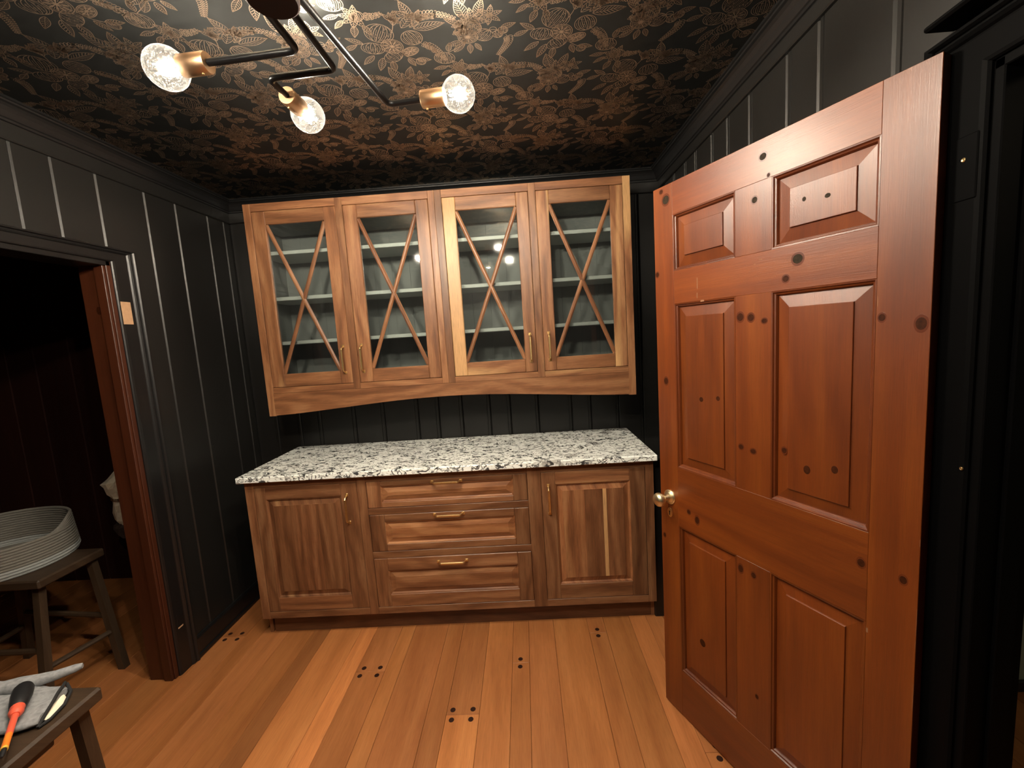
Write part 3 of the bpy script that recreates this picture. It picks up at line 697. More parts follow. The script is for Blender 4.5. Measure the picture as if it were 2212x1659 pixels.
q = MB(); q.lathe([(0.0035, .003), (0.003, .0034), (0, .0034)], 12, M=Matrix.Translation((0.747, 0, 0.840)) @ Matrix.Rotation(R(-90), 4, 'X')); q.box(0.7450, 0.7490, .003, .0034, 0.826, 0.840); obj('keyhole', q, DARKHOLE, ep, True)
for zz in (0.25, 1.05, 1.81):
    q = MB(); q.tube([(0.001, -TK - .004, zz - .045), (0.001, -TK - .004, zz + .045)], 0.0055, 10); obj('hinge', q, BRASS, door, True)

# ---- rooms beyond the two doorways
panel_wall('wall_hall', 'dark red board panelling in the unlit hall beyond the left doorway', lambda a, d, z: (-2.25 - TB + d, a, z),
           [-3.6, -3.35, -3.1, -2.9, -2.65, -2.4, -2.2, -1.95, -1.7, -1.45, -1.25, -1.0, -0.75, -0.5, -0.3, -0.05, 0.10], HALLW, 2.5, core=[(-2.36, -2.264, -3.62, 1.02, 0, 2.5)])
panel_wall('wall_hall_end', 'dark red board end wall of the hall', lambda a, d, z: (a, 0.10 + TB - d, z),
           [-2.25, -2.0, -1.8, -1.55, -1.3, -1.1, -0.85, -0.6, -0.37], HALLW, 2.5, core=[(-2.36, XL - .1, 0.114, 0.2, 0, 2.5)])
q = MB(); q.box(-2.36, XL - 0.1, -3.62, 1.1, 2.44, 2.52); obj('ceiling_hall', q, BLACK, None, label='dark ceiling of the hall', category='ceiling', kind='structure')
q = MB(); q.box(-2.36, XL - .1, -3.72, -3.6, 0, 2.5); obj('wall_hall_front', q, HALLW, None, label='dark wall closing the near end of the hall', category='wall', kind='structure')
q = MB(); q.box(XR + .1, 3.95, -1.095, -1.0, 0, 2.5); obj('wall_passage', q, GREENW, None, label='grey green wall of the passage beyond the right doorway', category='wall', kind='structure')
q = MB(); q.box(XR + .1, 3.95, -1.110, -1.095, 0, 0.048, 'x', .004); obj('baseboard_passage', q, BLACKTRIM, None, label='low black baseboard under the grey green passage wall', category='baseboard', kind='structure')
q = MB(); q.box(3.90, 3.95, -3.62, -1.0, 0, 2.5); obj('wall_passage_end', q, GREENW, None, label='grey green end wall of the passage', category='wall', kind='structure')
q = MB(); q.box(XR + .1, 3.95, -3.72, -3.6, 0, 2.5); obj('wall_passage_front', q, GREENW, None, label='grey green near wall of the passage', category='wall', kind='structure')
q = MB(); q.box(XR + .1, 3.95, -3.62, -1.0, 2.44, 2.52); obj('ceiling_passage', q, GREENW, None, label='plain ceiling of the passage', category='ceiling', kind='structure')

# ================================================================== WALNUT CABINETS
def cab_obj(name, parent, fn, mat=WALNUT, **k):
    mb = MB(); fn(mb); return obj(name, mb, mat, parent, **k)
def tw(a=0.86, b=1.14): return rnd_tint(a, b, .03)
FMAP = lambda f: (lambda a, b, d: (a, f - d, b))          # plane facing -y: depth d comes towards the camera

def pull(parent, cx, cz, f, horizontal):
    """bar pull on two flared feet"""
    h = 0.075; mb = MB()
    def P(a, d): return (cx + a, f - d, cz) if horizontal else (cx, f - d, cz - a)
    for s_ in (-1, 1):
        a = s_ * h
        A = P(a - .009, 0); B = P(a + .009, .0035)
        if horizontal: mb.box(cx + a - .008, cx + a + .008, f - .0035, f, cz - .008, cz + .008, 'x', .001)
        else: mb.box(cx - .008, cx + .008, f - .0035, f, cz - a - .008, cz - a + .008, 'x', .001)
        mb.tube([P(a, .003), P(a, .0075)], [.0055, .0035], 10)
        mb.tube([P(a - s_ * .004, .003), P(a - s_ * .009, .020), P(a - s_ * .013, .027), P(a - s_ * .020, .029)], [.0050, .0046, .0050, .0056], 8)
    mb.tube([P(-h + .018, .029), P(h - .018, .029)], .0062, 6, smooth=False)
    return obj('pull', mb, BRASS, parent)

def raised_panel(parent, f, x0, x1, z0, z1, grain, wd=0.034, staves=None, tint=None):
    mb = MB()
    def lp(i, d): return (x0 + i, x1 - i, z0 + i, z1 - i, d)
    mb.rects([lp(0, -.001), lp(.004, -.0025), lp(.0075, -.0085), lp(.009, -.0095), lp(wd, -.002), lp(wd + .0008, -.0002)], FMAP(f), grain, tint or tw(), staves=staves)
    return obj('panel', mb, WALNUT, parent)

# ---- base cabinet
FB = -0.5975; BX0, BX1 = 0.0207, 2.1415; ZB = 0.1117; ZT = 0.882
base = thing('base_cabinet', 'long walnut base cabinet with two doors and three drawers under granite', 'cabinet', (1.081, -0.30, 0))
BK = -0.012
def carc(mb):
    mb.box(BX0, BX0 + .018, FB + .0205, BK, ZB, ZT, 'z'); mb.box(BX1 - .018, BX1, FB + .0205, BK, ZB, ZT, 'z'); mb.box(BX0, BX0 + .018, FB + .051, BK, 0, ZB, 'z'); mb.box(BX1 - .018, BX1, FB + .051, BK, 0, ZB, 'z')
    mb.box(BX0 + .018, BX1 - .018, FB + .05, BK, ZB, ZB + .018, 'x'); mb.box(BX0 + .018, BX1 - .018, BK - .012, BK, ZB, ZT, 'x')
    mb.box(.63, .648, FB + .05, BK - .012, ZB, ZT, 'z'); mb.box(1.52, 1.538, FB + .05, BK - .012, ZB, ZT, 'z')
cab_obj('carcass', base, carc)
cab_obj('toe_kick', base, lambda m: m.box(BX0 + .028, BX1 + .012, FB + .052, FB + .070, 0, ZB + .002, 'x', .001, (.55, .5, .48)))
for x0, x1, tn in ((BX0, .0655, 1.05), (.6135, .6605, .92), (1.4985, 1.5675, .80), (2.0995, BX1, .80)):
    cab_obj('face_stile', base, lambda m: m.box(x0, x1, FB, FB + .02, ZB, ZT, 'z', .0012, (tn, tn, tn, .85)))
def frail(x0, x1, z0, z1, tn): cab_obj('face_rail', base, lambda m: m.box(x0, x1, FB, FB + .02, z0, z1, 'x', .0012, (tn, tn, tn)))
for x0, x1 in ((.0655, .6135), (.6605, 1.4985), (1.5675, 2.0995)):
    frail(x0, x1, .8465, ZT, .74); frail(x0, x1, ZB, .1495, .95)
frail(.6605, 1.4985, .666, .7015, .85); frail(.6605, 1.4985, .4250, .4620, .85)
G = .0016
def inset(name, x0, x1, z0, z1, px0, px1, pz0, pz1, grain, staves=None, tints_=(1, 1, 1, 1), ptint=None):
    d = thing_part(name, base)
    x0 += G; x1 -= G; z0 += G; z1 -= G
    def b(nm, a, b_, c, e, g, t):
        mb = MB(); mb.box(a, b_, FB - .0006, FB + .02, c, e, g, .0026, (t, t * .99, t * .98, 1.0 if t > 1.15 else .87)); obj(nm, mb, WALNUT, d)
    b('stile', x0, px0, z0, z1, 'z', tints_[0]); b('stile', px1, x1, z0, z1, 'z', tints_[1])
    b('rail', px0, px1, pz1, z1, 'x', tints_[2]); b('rail', px0, px1, z0, pz0, 'x', tints_[3])
    raised_panel(d, FB - .0006, px0, px1, pz0, pz1, grain, .034, staves, ptint)
    mb = MB(); mb.box(px0, px1, FB + .011, FB + .016, pz0, pz1, grain); obj('panel_back', mb, WALNUT, d)
    return d
def thing_part(name, parent):
    o = bpy.data.objects.new(name, None); COL.objects.link(o); o.parent = parent; o.empty_display_size = .02; return o
d = inset('door', .0655, .6135, .1495, .8465, .126, .5235, .231, .778, 'z', [(.33, (.84, .82, .80, .8)), (.70, (.92, .88, .86, .8)), (1, (.80, .78, .76, .8))], (.82, .86, .84, 1.22), (.84, .82, .8))
pull(d, .556, .709, FB - .0006, False)
d = inset('door', 1.5675, 2.0995, .1495, .8465, 1.641, 2.020, .2335, .7785, 'z', [(.36, (1.18, 1.12, 1.05, .97)), (.66, (.76, .72, .70, .8)), (.72, (1.2, 1.2, 1.15, 1.12)), (1, (.98, .95, .92, .85))], (.80, .66, 1.18, .84), (1.25, 1.15, 1.05))
pull(d, 1.605, .702, FB - .0006, False)
d = inset('drawer', .6605, 1.4985, .7015, .8465, .737, 1.424, .732, .820, 'x', None, (1.12, .66, .72, 1.05), (1.22, 1.18, 1.1)); pull(d, 1.082, .829, FB - .0006, True)
d = inset('drawer', .6605, 1.4985, .4620, .6660, .741, 1.422, .502, .624, 'x', None, (.78, .70, .86, .95), (1.36, 1.30, 1.18, 1.0)); pull(d, 1.081, .653, FB - .0006, True)
d = inset('drawer', .6605, 1.4985, .1495, .4250, .734, 1.423, .2205, .354, 'x', None, (.95, .76, 1.10, 1.12), (1.08, 1.04, 1.0)); pull(d, 1.080, .395, FB - .0006, True)
q = MB(); q.box(BX1 + .001, XR - .004, FB + .035, FB + .055, 0, .880, 'z', .003); obj('trim_7', q, BLACKTRIM, None, label='black filler panel between base cabinet and right wall', category='filler', kind='structure')

# ---- granite worktop
q = MB(); q.box(0, 2.1550, -.6313, -.001, .8825, .914, 'x', .004)
obj('countertop', q, GRANITE, None, label='white granite worktop speckled black and grey on the base cabinet', category='countertop')

# ---- upper cabinets
FU = -0.335; UZ0, UZ1 = 1.308, 2.351
def upper(label, x0, x1, out0, out1, mid0, mid1, doors, toneL, toneR, toneT):
    """x0..x1 whole unit; out0,out1 inner edges of its outer stiles; mid0..mid1 centre stile; doors = [(x0,x1,g0,g1,hinge side tones, pull x)]"""
    u = thing('wall_cabinet', label, 'cabinet', ((x0 + x1) / 2, -.17, UZ0))
    def box_(mb):
        mb.box(x0, x0 + .016, FU + .02, -.001, UZ0, UZ1, 'z'); mb.box(x1 - .016, x1, FU + .02, -.001, UZ0, UZ1, 'z')
        mb.box(x0 + .016, x1 - .016, FU + .02, -.001, UZ1 - .016, UZ1, 'x'); mb.box(x0 + .016, x1 - .016, FU + .02, -.001, UZ0 + .012, UZ0 + .030, 'x')
    cab_obj('carcass', u, box_)
    def lin(mb):
        i = .0163; t = .004
        mb.box(x0 + i, x0 + i + t, FU + .021, -.008, UZ0 + .031, UZ1 - .017); mb.box(x1 - i - t, x1 - i, FU + .021, -.008, UZ0 + .031, UZ1 - .017)
        mb.box(x0 + i + t, x1 - i - t, FU + .021, -.002, 2.250, 2.266); mb.box(x0 + i + t, x1 - i - t, FU + .021, -.012, UZ0 + .0305, UZ0 + .034)
    cab_obj('lining', u, lin, GREYP)
    n = 9; wdt = (x1 - x0 - .042) / n
    for k in range(n):
        a = x0 + .021 + k * wdt
        cab_obj('back_board', u, lambda m: m.box(a + .0003, a + wdt - .0003, -.012, -.002, UZ0 + .034, 2.249, 'z', .0006), GREYP)
    for zz in (2.093, 1.840, 1.590):
        cab_obj('shelf', u, lambda m: m.box(x0 + .021, x1 - .021, FU + .045, -.0125, zz - .010, zz + .010, 'x', .002), SHELFP)
    for a, b, t in ((x0, out0, toneL), (mid0, mid1, .86), (out1, x1, toneR)):
        z_lo = 1.308 if (a != x0 or x0 > .5) and (b != x1 or x1 < 1.5) else 1.178
        cab_obj('face_stile', u, lambda m: m.box(a, b, FU, FU + .02, z_lo, UZ1, 'z', .0012, (min(t, 1.12), min(t, 1.12) * .99, min(t, 1.12) * .96, 1.08 if t > 1.15 else .92)))
    for a, b in ((out0, mid0), (mid1, out1)):
        cab_obj('face_rail', u, lambda m: m.box(a, b, FU, FU + .02, 2.310, UZ1, 'x', .0012, (toneT, toneT, toneT)))
        cab_obj('face_rail', u, lambda m: m.box(a, b, FU, FU + .02, 1.308, 1.3405, 'x', .0012, (toneT * .98, toneT * .97, toneT * .95)))
    for (a, b, g0, g1, ts, pxx) in doors:
        dd = thing_part('door', u); a += G; b -= G; z0, z1 = 1.3405 + G, 2.310 - G; gz0, gz1 = 1.4155, 2.2375
        for nm, p, g, t in (('stile', (a, g0, z0, z1), 'z', ts[0]), ('stile', (g1, b, z0, z1), 'z', ts[1]), ('rail', (g0, g1, gz1, z1), 'x', ts[2]), ('rail', (g0, g1, z0, gz0), 'x', ts[3])):
            mb = MB(); mb.box(p[0], p[1], FU - .0006, FU + .02, p[2], p[3], g, .0030, (min(t, 1.1), min(t, 1.1) * .99, min(t, 1.1) * .96, 1.05 if t > 1.11 else .92)); obj(nm, mb, WALNUT, dd)
        mb = MB(); mb.box(g0 - .004, g1 + .004, FU + .0105, FU + .0135, gz0 - .004, gz1 + .004); obj('glass_pane', mb, PANE, dd, label='clear glass pane')
        cx, cz = (g0 + g1) / 2, (gz0 + gz1) / 2; hw, hz = (g1 - g0) / 2, (gz1 - gz0) / 2
        ln = math.hypot(hw, hz) - .004; an = math.atan2(hz, hw)
        prof = [(-.0108, 0), (.0108, 0), (.0108, .004), (.0035, .0095), (-.0035, .0095), (-.0108, .004)]
        for s_, lift in ((1, 0.0), (-1, 0.0004)):
            M = Matrix.Translation((cx, FU + .0105, cz)) @ Matrix.Rotation(-s_ * an, 4, 'Y')
            mb = MB(); tn = tw(.95, 1.1)
            mb.prism([(-p[1] * (1.0 + lift * 20), p[0]) for p in prof], -ln, ln, 'x', 'x', tn, M); obj('muntin', mb, WALNUT, dd)
        pull(dd, pxx, 1.4775, FU - .0006, False)
    return u
upper('left of the two walnut wall cabinets with crossed glass doors', .0407, 1.0903, .0805, 1.0555, .5475, .5870,
      [(.0805, .5475, .1555, .4805, (.98, 1.10, .90, .98), .5105), (.5870, 1.0555, .6645, .9840, (1.12, 1.02, .98, 1.08), .615)], 1.22, 1.30, 1.12)
upper('right of the two walnut wall cabinets with crossed glass doors', 1.0907, 2.1373, 1.1285, 2.0975, 1.5955, 1.6335,
      [(1.1285, 1.5955, 1.2005, 1.5285, (1.12, .98, .98, 1.18), 1.5615), (1.6335, 2.0975, 1.7025, 2.029, (1.12, 1.28, .84, .98), 1.666)], .74, 1.42, 1.08)
# arched valance under both units
mb = MB(); top = 1.3075; n = 36; xa, xb = .0785, 2.0985
def arch(x):
    t = (x - xa) / (xb - xa); s_ = math.sin(math.pi * t)
    return 1.182 + .053 * (s_ ** 1.5)
pts = [(xa + (xb - xa) * i / n) for i in range(n + 1)]
prof = [(x, arch(x)) for x in pts] + [(xb, top), (xa, top)]
off = (3.3, 7.7)
for i in range(n):
    a, b = pts[i], pts[i + 1]
    vs = [(a, FU, arch(a)), (b, FU, arch(b)), (b, FU, top), (a, FU, top), (a, FU + .02, arch(a)), (b, FU + .02, arch(b)), (b, FU + .02, top), (a, FU + .02, top)]
    fs = [(0, 1, 2, 3), (5, 4, 7, 6), (4, 5, 1, 0), (3, 2, 6, 7)]
    if i == 0: fs.append((4, 0, 3, 7))
    if i == n - 1: fs.append((1, 5, 6, 2))
    mb.add(vs, fs, 'x', (1.0, .98, .95), None, False, off)
obj('valance', mb, WALNUT, None, label='arched walnut valance board along the bottom of the wall cabinets', category='valance')

# ================================================================== CEILING LAMP
HX, HY, LZ = 1.070, -1.800, 2.250
lamp = thing('ceiling_lamp', 'black pipe ceiling lamp with bent arms, brass sockets and globe bulbs', 'ceiling lamp', (HX, HY, ZC))
mb = MB(); mb.lathe([(0, 2.228), (.046, 2.228), (.050, 2.231), (.050, 2.262), (.047, 2.266), (0, 2.266)], 48, smooth=False, M=Matrix.Translation((HX, HY, 0))); obj('hub', mb, BRONZE, lamp)
mb = MB(); mb.tube([(HX, HY, 2.26), (HX, HY, ZC - .02)], .009, 14); obj('stem', mb, IRON, lamp)
mb = MB(); mb.lathe([(0, ZC - .028), (.052, ZC - .028), (.060, ZC - .022), (.062, ZC - .002), (.062, ZC), (0, ZC)], 32, M=Matrix.Translation((HX, HY, 0))); obj('canopy', mb, IRON, lamp)
def fillet(pts, r=.022, k=5):
    out = [Vector(pts[0])]
    for i in range(1, len(pts) - 1):
        p = Vector(pts[i]); a = (Vector(pts[i - 1]) - p).normalized(); b = (Vector(pts[i + 1]) - p).normalized()
        rr = min(r, .45 * (Vector(pts[i - 1]) - p).length, .45 * (Vector(pts[i + 1]) - p).length)
        for j in range(k + 1):
            t = j / k; out.append((p + a * rr).lerp(p, t).lerp(p.lerp(p + b * rr, t), t))
    out.append(Vector(pts[-1])); return out
arms = [([(1.030, HY), (1.031, -1.628), (.800, -1.613)], 'L'), ([(1.078, HY), (1.085, -1.547), (.905, -1.536), (.9085, -1.455)], 'M'), ([(1.112, HY), (1.166, -1.372), (1.272, -1.383)], 'R')]
mirror = lambda p: (2 * HX - p[0], 2 * HY - p[1])
allarms = [a for a, _ in arms] + [[mirror(p) for p in a] for a, _ in arms]
for a in allarms:
    P3 = [(x, y, LZ) for x, y in a]
    mb = MB(); mb.tube(fillet(P3), .0085, 12); arm = obj('arm', mb, IRON, lamp)
    e = Vector(P3[-1]); dv = (e - Vector(P3[-2])).normalized()
    ax = dv.to_track_quat('Z', 'Y').to_matrix().to_4x4(); M = Matrix.Translation(e) @ ax
    mb = MB(); mb.lathe([(0, -.004), (.0225, -.004), (.0240, -.001), (.0240, .064), (.0225, .066), (.0200, .064), (.0200, .02), (0, .02)], 32, M=M); so = obj('socket', mb, SOCKET, lamp, label='copper toned brass socket')
    mb = MB(); mb.tube([M @ Vector((.004, -.0245, .010)), M @ Vector((.004, -.0275, .010))], .003, 8); obj('set_screw', mb, BRASS, so)
    r_ = .0480; zc = .106; pr = []
    for k in range(25):
        t = math.pi * k / 24; pr.append((r_ * math.sin(t), zc + r_ * math.cos(t)))
    pr = [p for p in reversed(pr) if not (p[1] < zc - .040)]
    pr = [(.0145, .045), (.0150, .058)] + pr
    mb = MB(); mb.lathe(pr, 36, M=M); bo = obj('bulb', mb, BULBG, lamp, label='clear seeded glass globe bulb, lit')
    mb = MB()
    for k in range(4):
        t = k * math.pi / 2 + .4; c_, s_ = math.cos(t), math.sin(t)
        mb.tube([M @ Vector((.009 * c_, .009 * s_, .080)), M @ Vector((.013 * c_, .013 * s_, .130))], .0022, 6)
    obj('filament', mb, FILAMENT, bo)
    ld = bpy.data.lights.new('bulb_light', 'POINT'); ld.energy = BULB_W; ld.color = BULB_COL; ld.shadow_soft_size = .020
    lo = bpy.data.objects.new('bulb_light', ld); COL.objects.link(lo); lo.parent = lamp; lo.location = (M @ Vector((0, 0, .102))) - Vector(lamp.location)
pl = bpy.data.lights.new('passage_fill', 'POINT'); pl.energy = PASSAGE_W; pl.color = (1, .82, .6); pl.shadow_soft_size = .06  # added fill for the passage, out of view and without a fixture
po2 = bpy.data.objects.new('passage_fill', pl); COL.objects.link(po2); po2.location = (3.2, -2.9, 2.2)

# ================================================================== STOOLS AND WHAT LIES ON THEM
def tapered_leg(mb, top, foot, w0, w1):
    t = Vector(top); f = Vector(foot); vs = []
    for c, w_ in ((f, w1), (t, w0)):
        vs += [(c.x - w_, c.y - w_, c.z), (c.x + w_, c.y - w_, c.z), (c.x + w_, c.y + w_, c.z), (c.x - w_, c.y + w_, c.z)]
    mb.add(vs, [(3, 2, 1, 0), (4, 5, 6, 7), (0, 1, 5, 4), (1, 2, 6, 5), (2, 3, 7, 6), (3, 0, 4, 7)], 'z', tw(.95, 1.05))
def stool(label, x0, x1, y0, y1, z, legs, strs, cleat=None):
    s_ = thing('stool', label, 'stool', ((x0 + x1) / 2, (y0 + y1) / 2, 0), group='pair of rustic wooden stools')
    mb = MB(); mb.box(x0, x1, y0, y1, z - .042, z, 'x', .007); obj('seat', mb, STOOLW, s_)
    for t, f in legs:
        mb = MB(); tapered_leg(mb, t, f, .0155, .0165); obj('leg', mb, STOOLW, s_)
    for a, b in strs:
        mb = MB(); mb.tube([a, b], .013, 8); obj('stretcher', mb, STOOLW, s_)
    if cleat:
        mb = MB(); mb.box(*cleat, 'y', .006); obj('cleat', mb, STOOLW, s_)
    return s_
def lerp3(l, t): return tuple(a + (b - a) * t for a, b in zip(*l))
zs = .60
l1 = [((-.745, -.710, zs - .04), (-.612, -.765, 0)), ((-.762, -.930, zs - .04), (-.705, -1.030, 0)), ((-1.15, -.700, zs - .04), (-1.24, -.66, 0)), ((-1.15, -.930, zs - .04), (-1.24, -1.03, 0))]
stool('brown wooden stool in the hall doorway carrying the round rope basket', -1.21, -.705, -.975, -.672, zs, l1,
      [(lerp3(l1[0], .66), lerp3(l1[1], .66)), (lerp3(l1[2], .66), lerp3(l1[3], .66)), (lerp3(l1[0], .52), lerp3(l1[2], .52)), (lerp3(l1[1], .52), lerp3(l1[3], .52))])
l2 = [((.168, -1.622, zs - .04), (.185, -1.600, 0)), ((.168, -1.850, zs - .04), (.200, -1.90, 0)), ((-.25, -1.622, zs - .04), (-.29, -1.585, 0)), ((-.25, -1.850, zs - .04), (-.29, -1.90, 0))]
stool('brown wooden stool nearest the camera with grey cloth and screwdriver on it', -.295, .212, -1.890, -1.583, zs, l2,
      [(lerp3(l2[0], .66), lerp3(l2[1], .66)), (lerp3(l2[2], .66), lerp3(l2[3], .66))], (.125, .177, -1.88, -1.69, zs - .080, zs - .0422))
# rope basket: stacked coils
bk = thing('rope_basket', 'round taupe coiled rope basket with a pale base on the hall stool', 'basket', (-1.10, -.80, zs))
def coil(mb, rx, ry, z, r_, a0=0.0, a1=2 * math.pi, seg=64):
    full = a1 - a0 > 6.28
    pts = [(-1.10 + rx * math.cos(a0 + (a1 - a0) * k / seg), -.80 + ry * math.sin(a0 + (a1 - a0) * k / seg), z) for k in range(seg if full else seg + 1)]
    mb.tube(pts, r_, 8, closed=full)
CR = .0072; nc = 11
body = MB(); pale = MB(); rim = MB()
for k in range(nc):
    z = zs + .008 + k * .0128; t = k / (nc - 1)
    rx, ry = .290 - .012 * t, .262 - .010 * t
    if k == 0: rx -= .006; ry -= .006
    (pale if k < 3 else body).tube([(-1.10 + rx * math.cos(2 * math.pi * j / 72), -.80 + ry * math.sin(2 * math.pi * j / 72), z) for j in range(72)], CR, 8, closed=True)
sm = lambda t: (lambda q: q * q * (3 - 2 * q))(max(0.0, min(1.0, t)))
for k in range(4):
    a1 = 322 if k == 0 else 250
    pts = []
    for j in range(97):
        a = -4 + (a1 + 4) * j / 96
        h = sm((a + 4) / 42.0) * (1 if k == 0 else sm((250 - a) / 30.0))
        lift = (k + 1) * .0128 * h if k == 0 else .0128 * sm((a + 4) / 42.0) + k * .0128 * h
        pts.append((-1.10 + (.277 - .001 * k) * math.cos(R(a)), -.80 + (.251 - .001 * k) * math.sin(R(a)), zs + .008 + (nc - 1) * .0128 + lift))
    rim.tube(pts, CR, 8)
obj('body', body, ROPE, bk); obj('base_band', pale, ROPEW, bk, label='pale rope base band'); obj('rim', rim, ROPE, bk)
mb = MB(); mb.lathe([(0.0, zs + .004), (.284, zs + .004), (.284, zs + .012), (0, zs + .012)], 48, M=Matrix.Translation((-1.10, -.80, 0)), sy=.9); obj('bottom', mb, ROPE, bk)
mb = MB(); mb.tube([(-1.095, -1.036, zs + .150), (-1.090, -1.038, zs + .185), (-1.088, -1.040, zs + .205)], .004, 6); obj('tie', mb, SUEDEB, bk)

# grey suede glove / pouch with a black bound opening, lying on the near stool
cl = thing('work_glove', 'crumpled light grey cloth glove with black edged opening on the near stool', 'glove', (.0, -1.68, zs))
def blob(mb, rows, nz_amp=.004, seg=20, seed=1):
    """loft of flattened sections: (x, y, z, half-width along dir, half-height, direction angle)"""
    rg = random.Random(seed); vs = []; fs = []
    for (x, y, z, hw, hh, ang) in rows:
        c, s__ = math.cos(ang), math.sin(ang)
        for j in range(seg):
            t = 2 * math.pi * j / seg; ct, st = math.cos(t), math.sin(t)
            u = hw * math.copysign(abs(ct) ** .75, ct); v = hh * math.copysign(abs(st) ** .8, st) + rg.uniform(-nz_amp, nz_amp) * (1 if st > 0 else .2)
            vs.append((x + u * c, y + u * s__, max(zs + .0012, z + v)))
    m = len(rows)
    for i in range(m - 1):
        for j in range(seg): fs.append((i * seg + j, i * seg + (j + 1) % seg, (i + 1) * seg + (j + 1) % seg, (i + 1) * seg + j))
    mb.add(vs, fs, 'x', (1, 1, 1), None, True); mb.add(vs[:seg], [tuple(range(seg - 1, -1, -1))], 'x'); mb.add(vs[-seg:], [tuple(range(seg))], 'x')
mb = MB(); A = R(-70)
blob(mb, [(-.290, -1.690, zs + .012, .060, .010, A), (-.245, -1.690, zs + .016, .082, .014, A), (-.18, -1.688, zs + .018, .088, .017, A), (-.11, -1.685, zs + .015, .086, .013, A), (-.05, -1.682, zs + .019, .090, .017, A), (.01, -1.682, zs + .014, .086, .012, A), (.06, -1.675, zs + .017, .083, .014, A), (.105, -1.672, zs + .014, .078, .012, A), (.140, -1.668, zs + .016, .070, .013, A), (.158, -1.664, zs + .015, .062, .012, A)], .0042, 26, 4)
obj('palm', mb, SUEDE, cl)
mb = MB(); blob(mb, [(-.17, -1.640, zs + .030, .024, .014, R(80)), (-.10, -1.628, zs + .036, .026, .018, R(80)), (-.05, -1.622, zs + .034, .020, .014, R(85)), (-.01, -1.612, zs + .036, .024, .017, R(110)), (.03, -1.598, zs + .034, .018, .014, R(115)), (.07, -1.580, zs + .034, .013, .012, R(115)), (.110, -1.556, zs + .037, .011, .010, R(120)), (.122, -1.549, zs + .038, .007, .006, R(120))], .002, 14, 5)
obj('finger', mb, SUEDE, cl)
mb = MB(); blob(mb, [(-.26, -1.645, zs + .034, .020, .014, R(80)), (-.20, -1.650, zs + .044, .030, .019, R(75)), (-.14, -1.660, zs + .036, .024, .012, R(75))], .003, 14, 6)
obj('finger', mb, SUEDE, cl)
mb = MB(); mb.tube([(.118, -1.598, zs + .026), (.132, -1.612, zs + .032), (.148, -1.640, zs + .034), (.166, -1.672, zs + .030), (.178, -1.710, zs + .016), (.180, -1.724, zs + .006)], .0042, 8); obj('binding', mb, SUEDEB, cl, label='black bound edge of the opening')
mb = MB(); mb.tube([(.122, -1.597, zs + .022), (.152, -1.615, zs + .012), (.176, -1.655, zs + .007), (.186, -1.700, zs + .006), (.181, -1.724, zs + .006)], .0042, 8); obj('binding', mb, SUEDEB, cl, label='black bound edge of the opening')
mb = MB(); blob(mb, [(.140, -1.660, zs + .014, .050, .010, A), (.168, -1.668, zs + .009, .040, .006, A), (.178, -1.672, zs + .007, .030, .003, A)], .001, 16, 7); obj('lining', mb, LINEN, cl)
# screwdriver
sd = thing('screwdriver', 'screwdriver with black grip and coral shaft lying on the grey glove', 'screwdriver', (.14, -1.74, zs + .04))
a_ = Vector((.052, -1.640, zs + .055)); b_ = Vector((.236, -1.838, zs + .048)); ax = (b_ - a_).normalized(); Ls = (b_ - a_).length
P = lambda t: tuple(a_ + ax * Ls * t)
mb = MB(); mb.tube([P(0), P(.02), P(.06), P(.16), P(.27), P(.34), P(.36)], [.010, .0175, .0215, .0220, .0195, .0170, .0140], 16); obj('grip', mb, GRIP, sd)
mb = MB(); mb.tube([P(.345), P(.36), P(.39), P(.42), P(.44), P(.47)], [.0135, .0150, .0125, .0150, .0140, .0095], 16); obj('collar', mb, REDPL, sd)
mb = MB(); mb.tube([P(.46), P(.74)], .0072, 12); obj('shaft_sleeve', mb, REDPL, sd)
mb = MB(); mb.tube([P(.74), P(.915)], .0070, 12); obj('shaft_sleeve', mb, ORANGEPL, sd, label='orange end of the sleeve')
mb = MB(); mb.tube([P(.915), P(.935)], .0071, 12); obj('shaft_band', mb, YELLOWPL, sd)
mb = MB(); mb.tube([P(.935), P(1.0), P(1.03)], [.0055, .0050, .0025], 10); obj('tip', mb, GRIP, sd)

# cream cloth bundle tied with twine, hanging from a peg on the hall's end wall
bx, by = -1.170, -.055
bu = thing('cloth_bundle', 'cream cloth bundle tied with brown twine hanging in the dark hall', 'bundle', (bx, by, .34))
def folds(mb, rows, seg=22, k=7, seed=2):
    rg = random.Random(seed); ph = [rg.uniform(0, 6.28) for _ in range(4)]; vs = []; fs = []
    for i, (z, rr, am, dx) in enumerate(rows):
        for j in range(seg):
            t = 2 * math.pi * j / seg
            r2 = rr * (1 + am * (.5 * math.sin(k * t + ph[0] + z * 3) + .35 * math.sin((k - 2) * t + ph[1] - z * 9) + .25 * math.sin(3 * t + ph[2])))
            jt = rr * .10; vs.append((bx + dx + r2 * math.cos(t) + rg.uniform(-jt, jt), by + dx * .6 + r2 * math.sin(t) + rg.uniform(-jt, jt), z + rg.uniform(-jt, jt)))
    for i in range(len(rows) - 1):
        for j in range(seg): fs.append((i * seg + j, i * seg + (j + 1) % seg, (i + 1) * seg + (j + 1) % seg, (i + 1) * seg + j))
    mb.add(vs, fs, 'z', (1, 1, 1), None, False); mb.add(vs[-seg:], [tuple(range(seg))], 'z', (1, 1, 1), None, False); mb.add(vs[:seg], [tuple(range(seg - 1, -1, -1))], 'z')
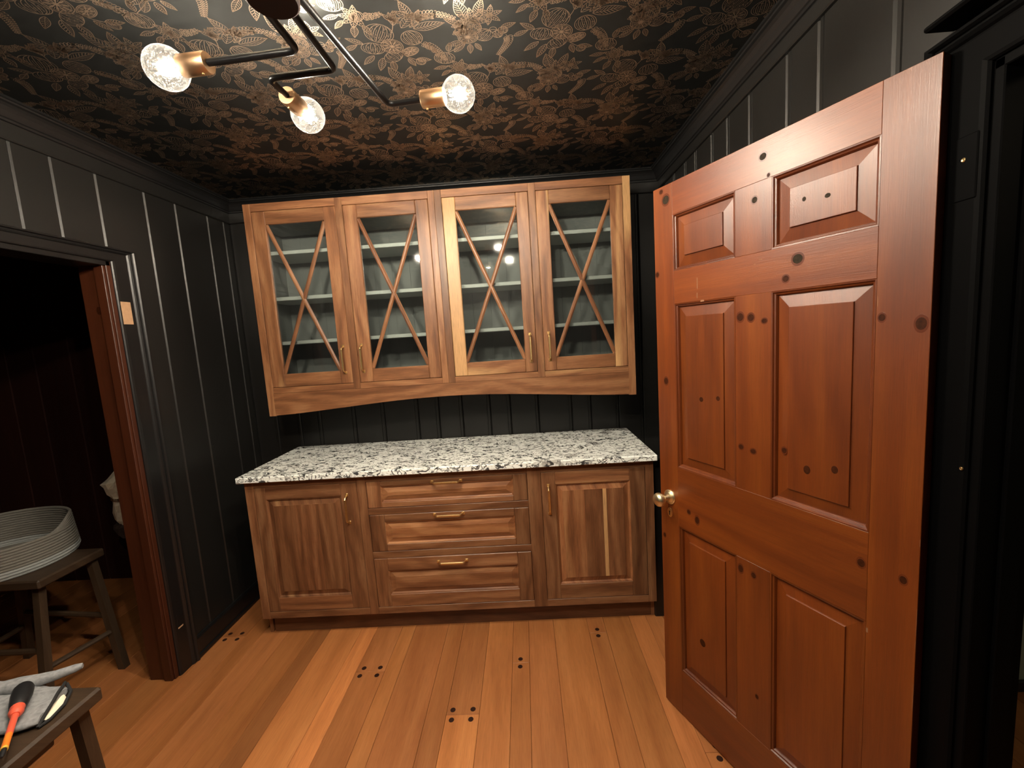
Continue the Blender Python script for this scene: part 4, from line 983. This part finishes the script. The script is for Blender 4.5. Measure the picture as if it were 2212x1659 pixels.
mb = MB(); folds(mb, [(.47, .062, .12, .01), (.52, .080, .14, .01), (.57, .078, .12, .008), (.62, .074, .10, .004), (.645, .068, .12, 0), (.66, .068, .10, 0), (.675, .070, .10, 0), (.71, .086, .12, 0), (.75, .096, .14, 0), (.775, .098, .16, 0), (.80, .080, .18, .01), (.84, .056, .2, .025), (.88, .035, .2, .04), (.93, .018, .15, .05), (.97, .008, .1, .055)]); obj('cloth', mb, LINEN, bu)
mb = MB(); folds(mb, [(.375, .02, .08, .01), (.39, .055, .12, .01), (.43, .080, .14, .01), (.47, .088, .14, .01), (.495, .088, .20, .01)], seed=3); obj('bag', mb, GREYBAG, bu)
for dz in (.652, .664):
    mb = MB(); mb.tube([(bx + .073 * math.cos(2 * math.pi * j / 32), by + .073 * math.sin(2 * math.pi * j / 32), dz + .004 * math.sin(4 * math.pi * j / 32)) for j in range(32)], .0032, 6, closed=True); obj('twine', mb, TWINE, bu)
fr = Vector((CAM_LOC.x - bx, CAM_LOC.y - by, 0)).normalized(); sdv = Vector((-fr.y, fr.x, 0)); O = Vector((bx, by, .658)) + fr * .078
for s_ in (-1, 1):
    mb = MB(); mb.tube([O, O + sdv * s_ * .026 + Vector((0, 0, .016)), O + sdv * s_ * .046 + Vector((0, 0, .009)), O + sdv * s_ * .03 + Vector((0, 0, -.003)), O], .0032, 6); obj('bow_loop', mb, TWINE, bu)
    mb = MB(); mb.tube([O, O + sdv * s_ * .010 + Vector((0, 0, -.022)), O + sdv * s_ * .016 + Vector((0, 0, -.055))], .003, 6); obj('bow_tail', mb, TWINE, bu)
mb = MB(); mb.tube([(bx + .055, by + .033, .965), (bx + .055, by + .05, 1.0), (bx + .055, .075, 1.03)], .003, 6); obj('cord', mb, TWINE, bu)
mb = MB(); mb.lathe([(.011, 0), (.011, .05), (.014, .056), (.012, .064), (0, .066)], 16, M=Matrix.Translation((bx + .055, .10, 1.03)) @ Matrix.Rotation(R(90), 4, 'X'))
obj('wall_peg', mb, OLDPINE, None, label='wooden peg on the hall end wall from which the cloth bundle hangs', category='peg')
bpy.context.view_layer.update()
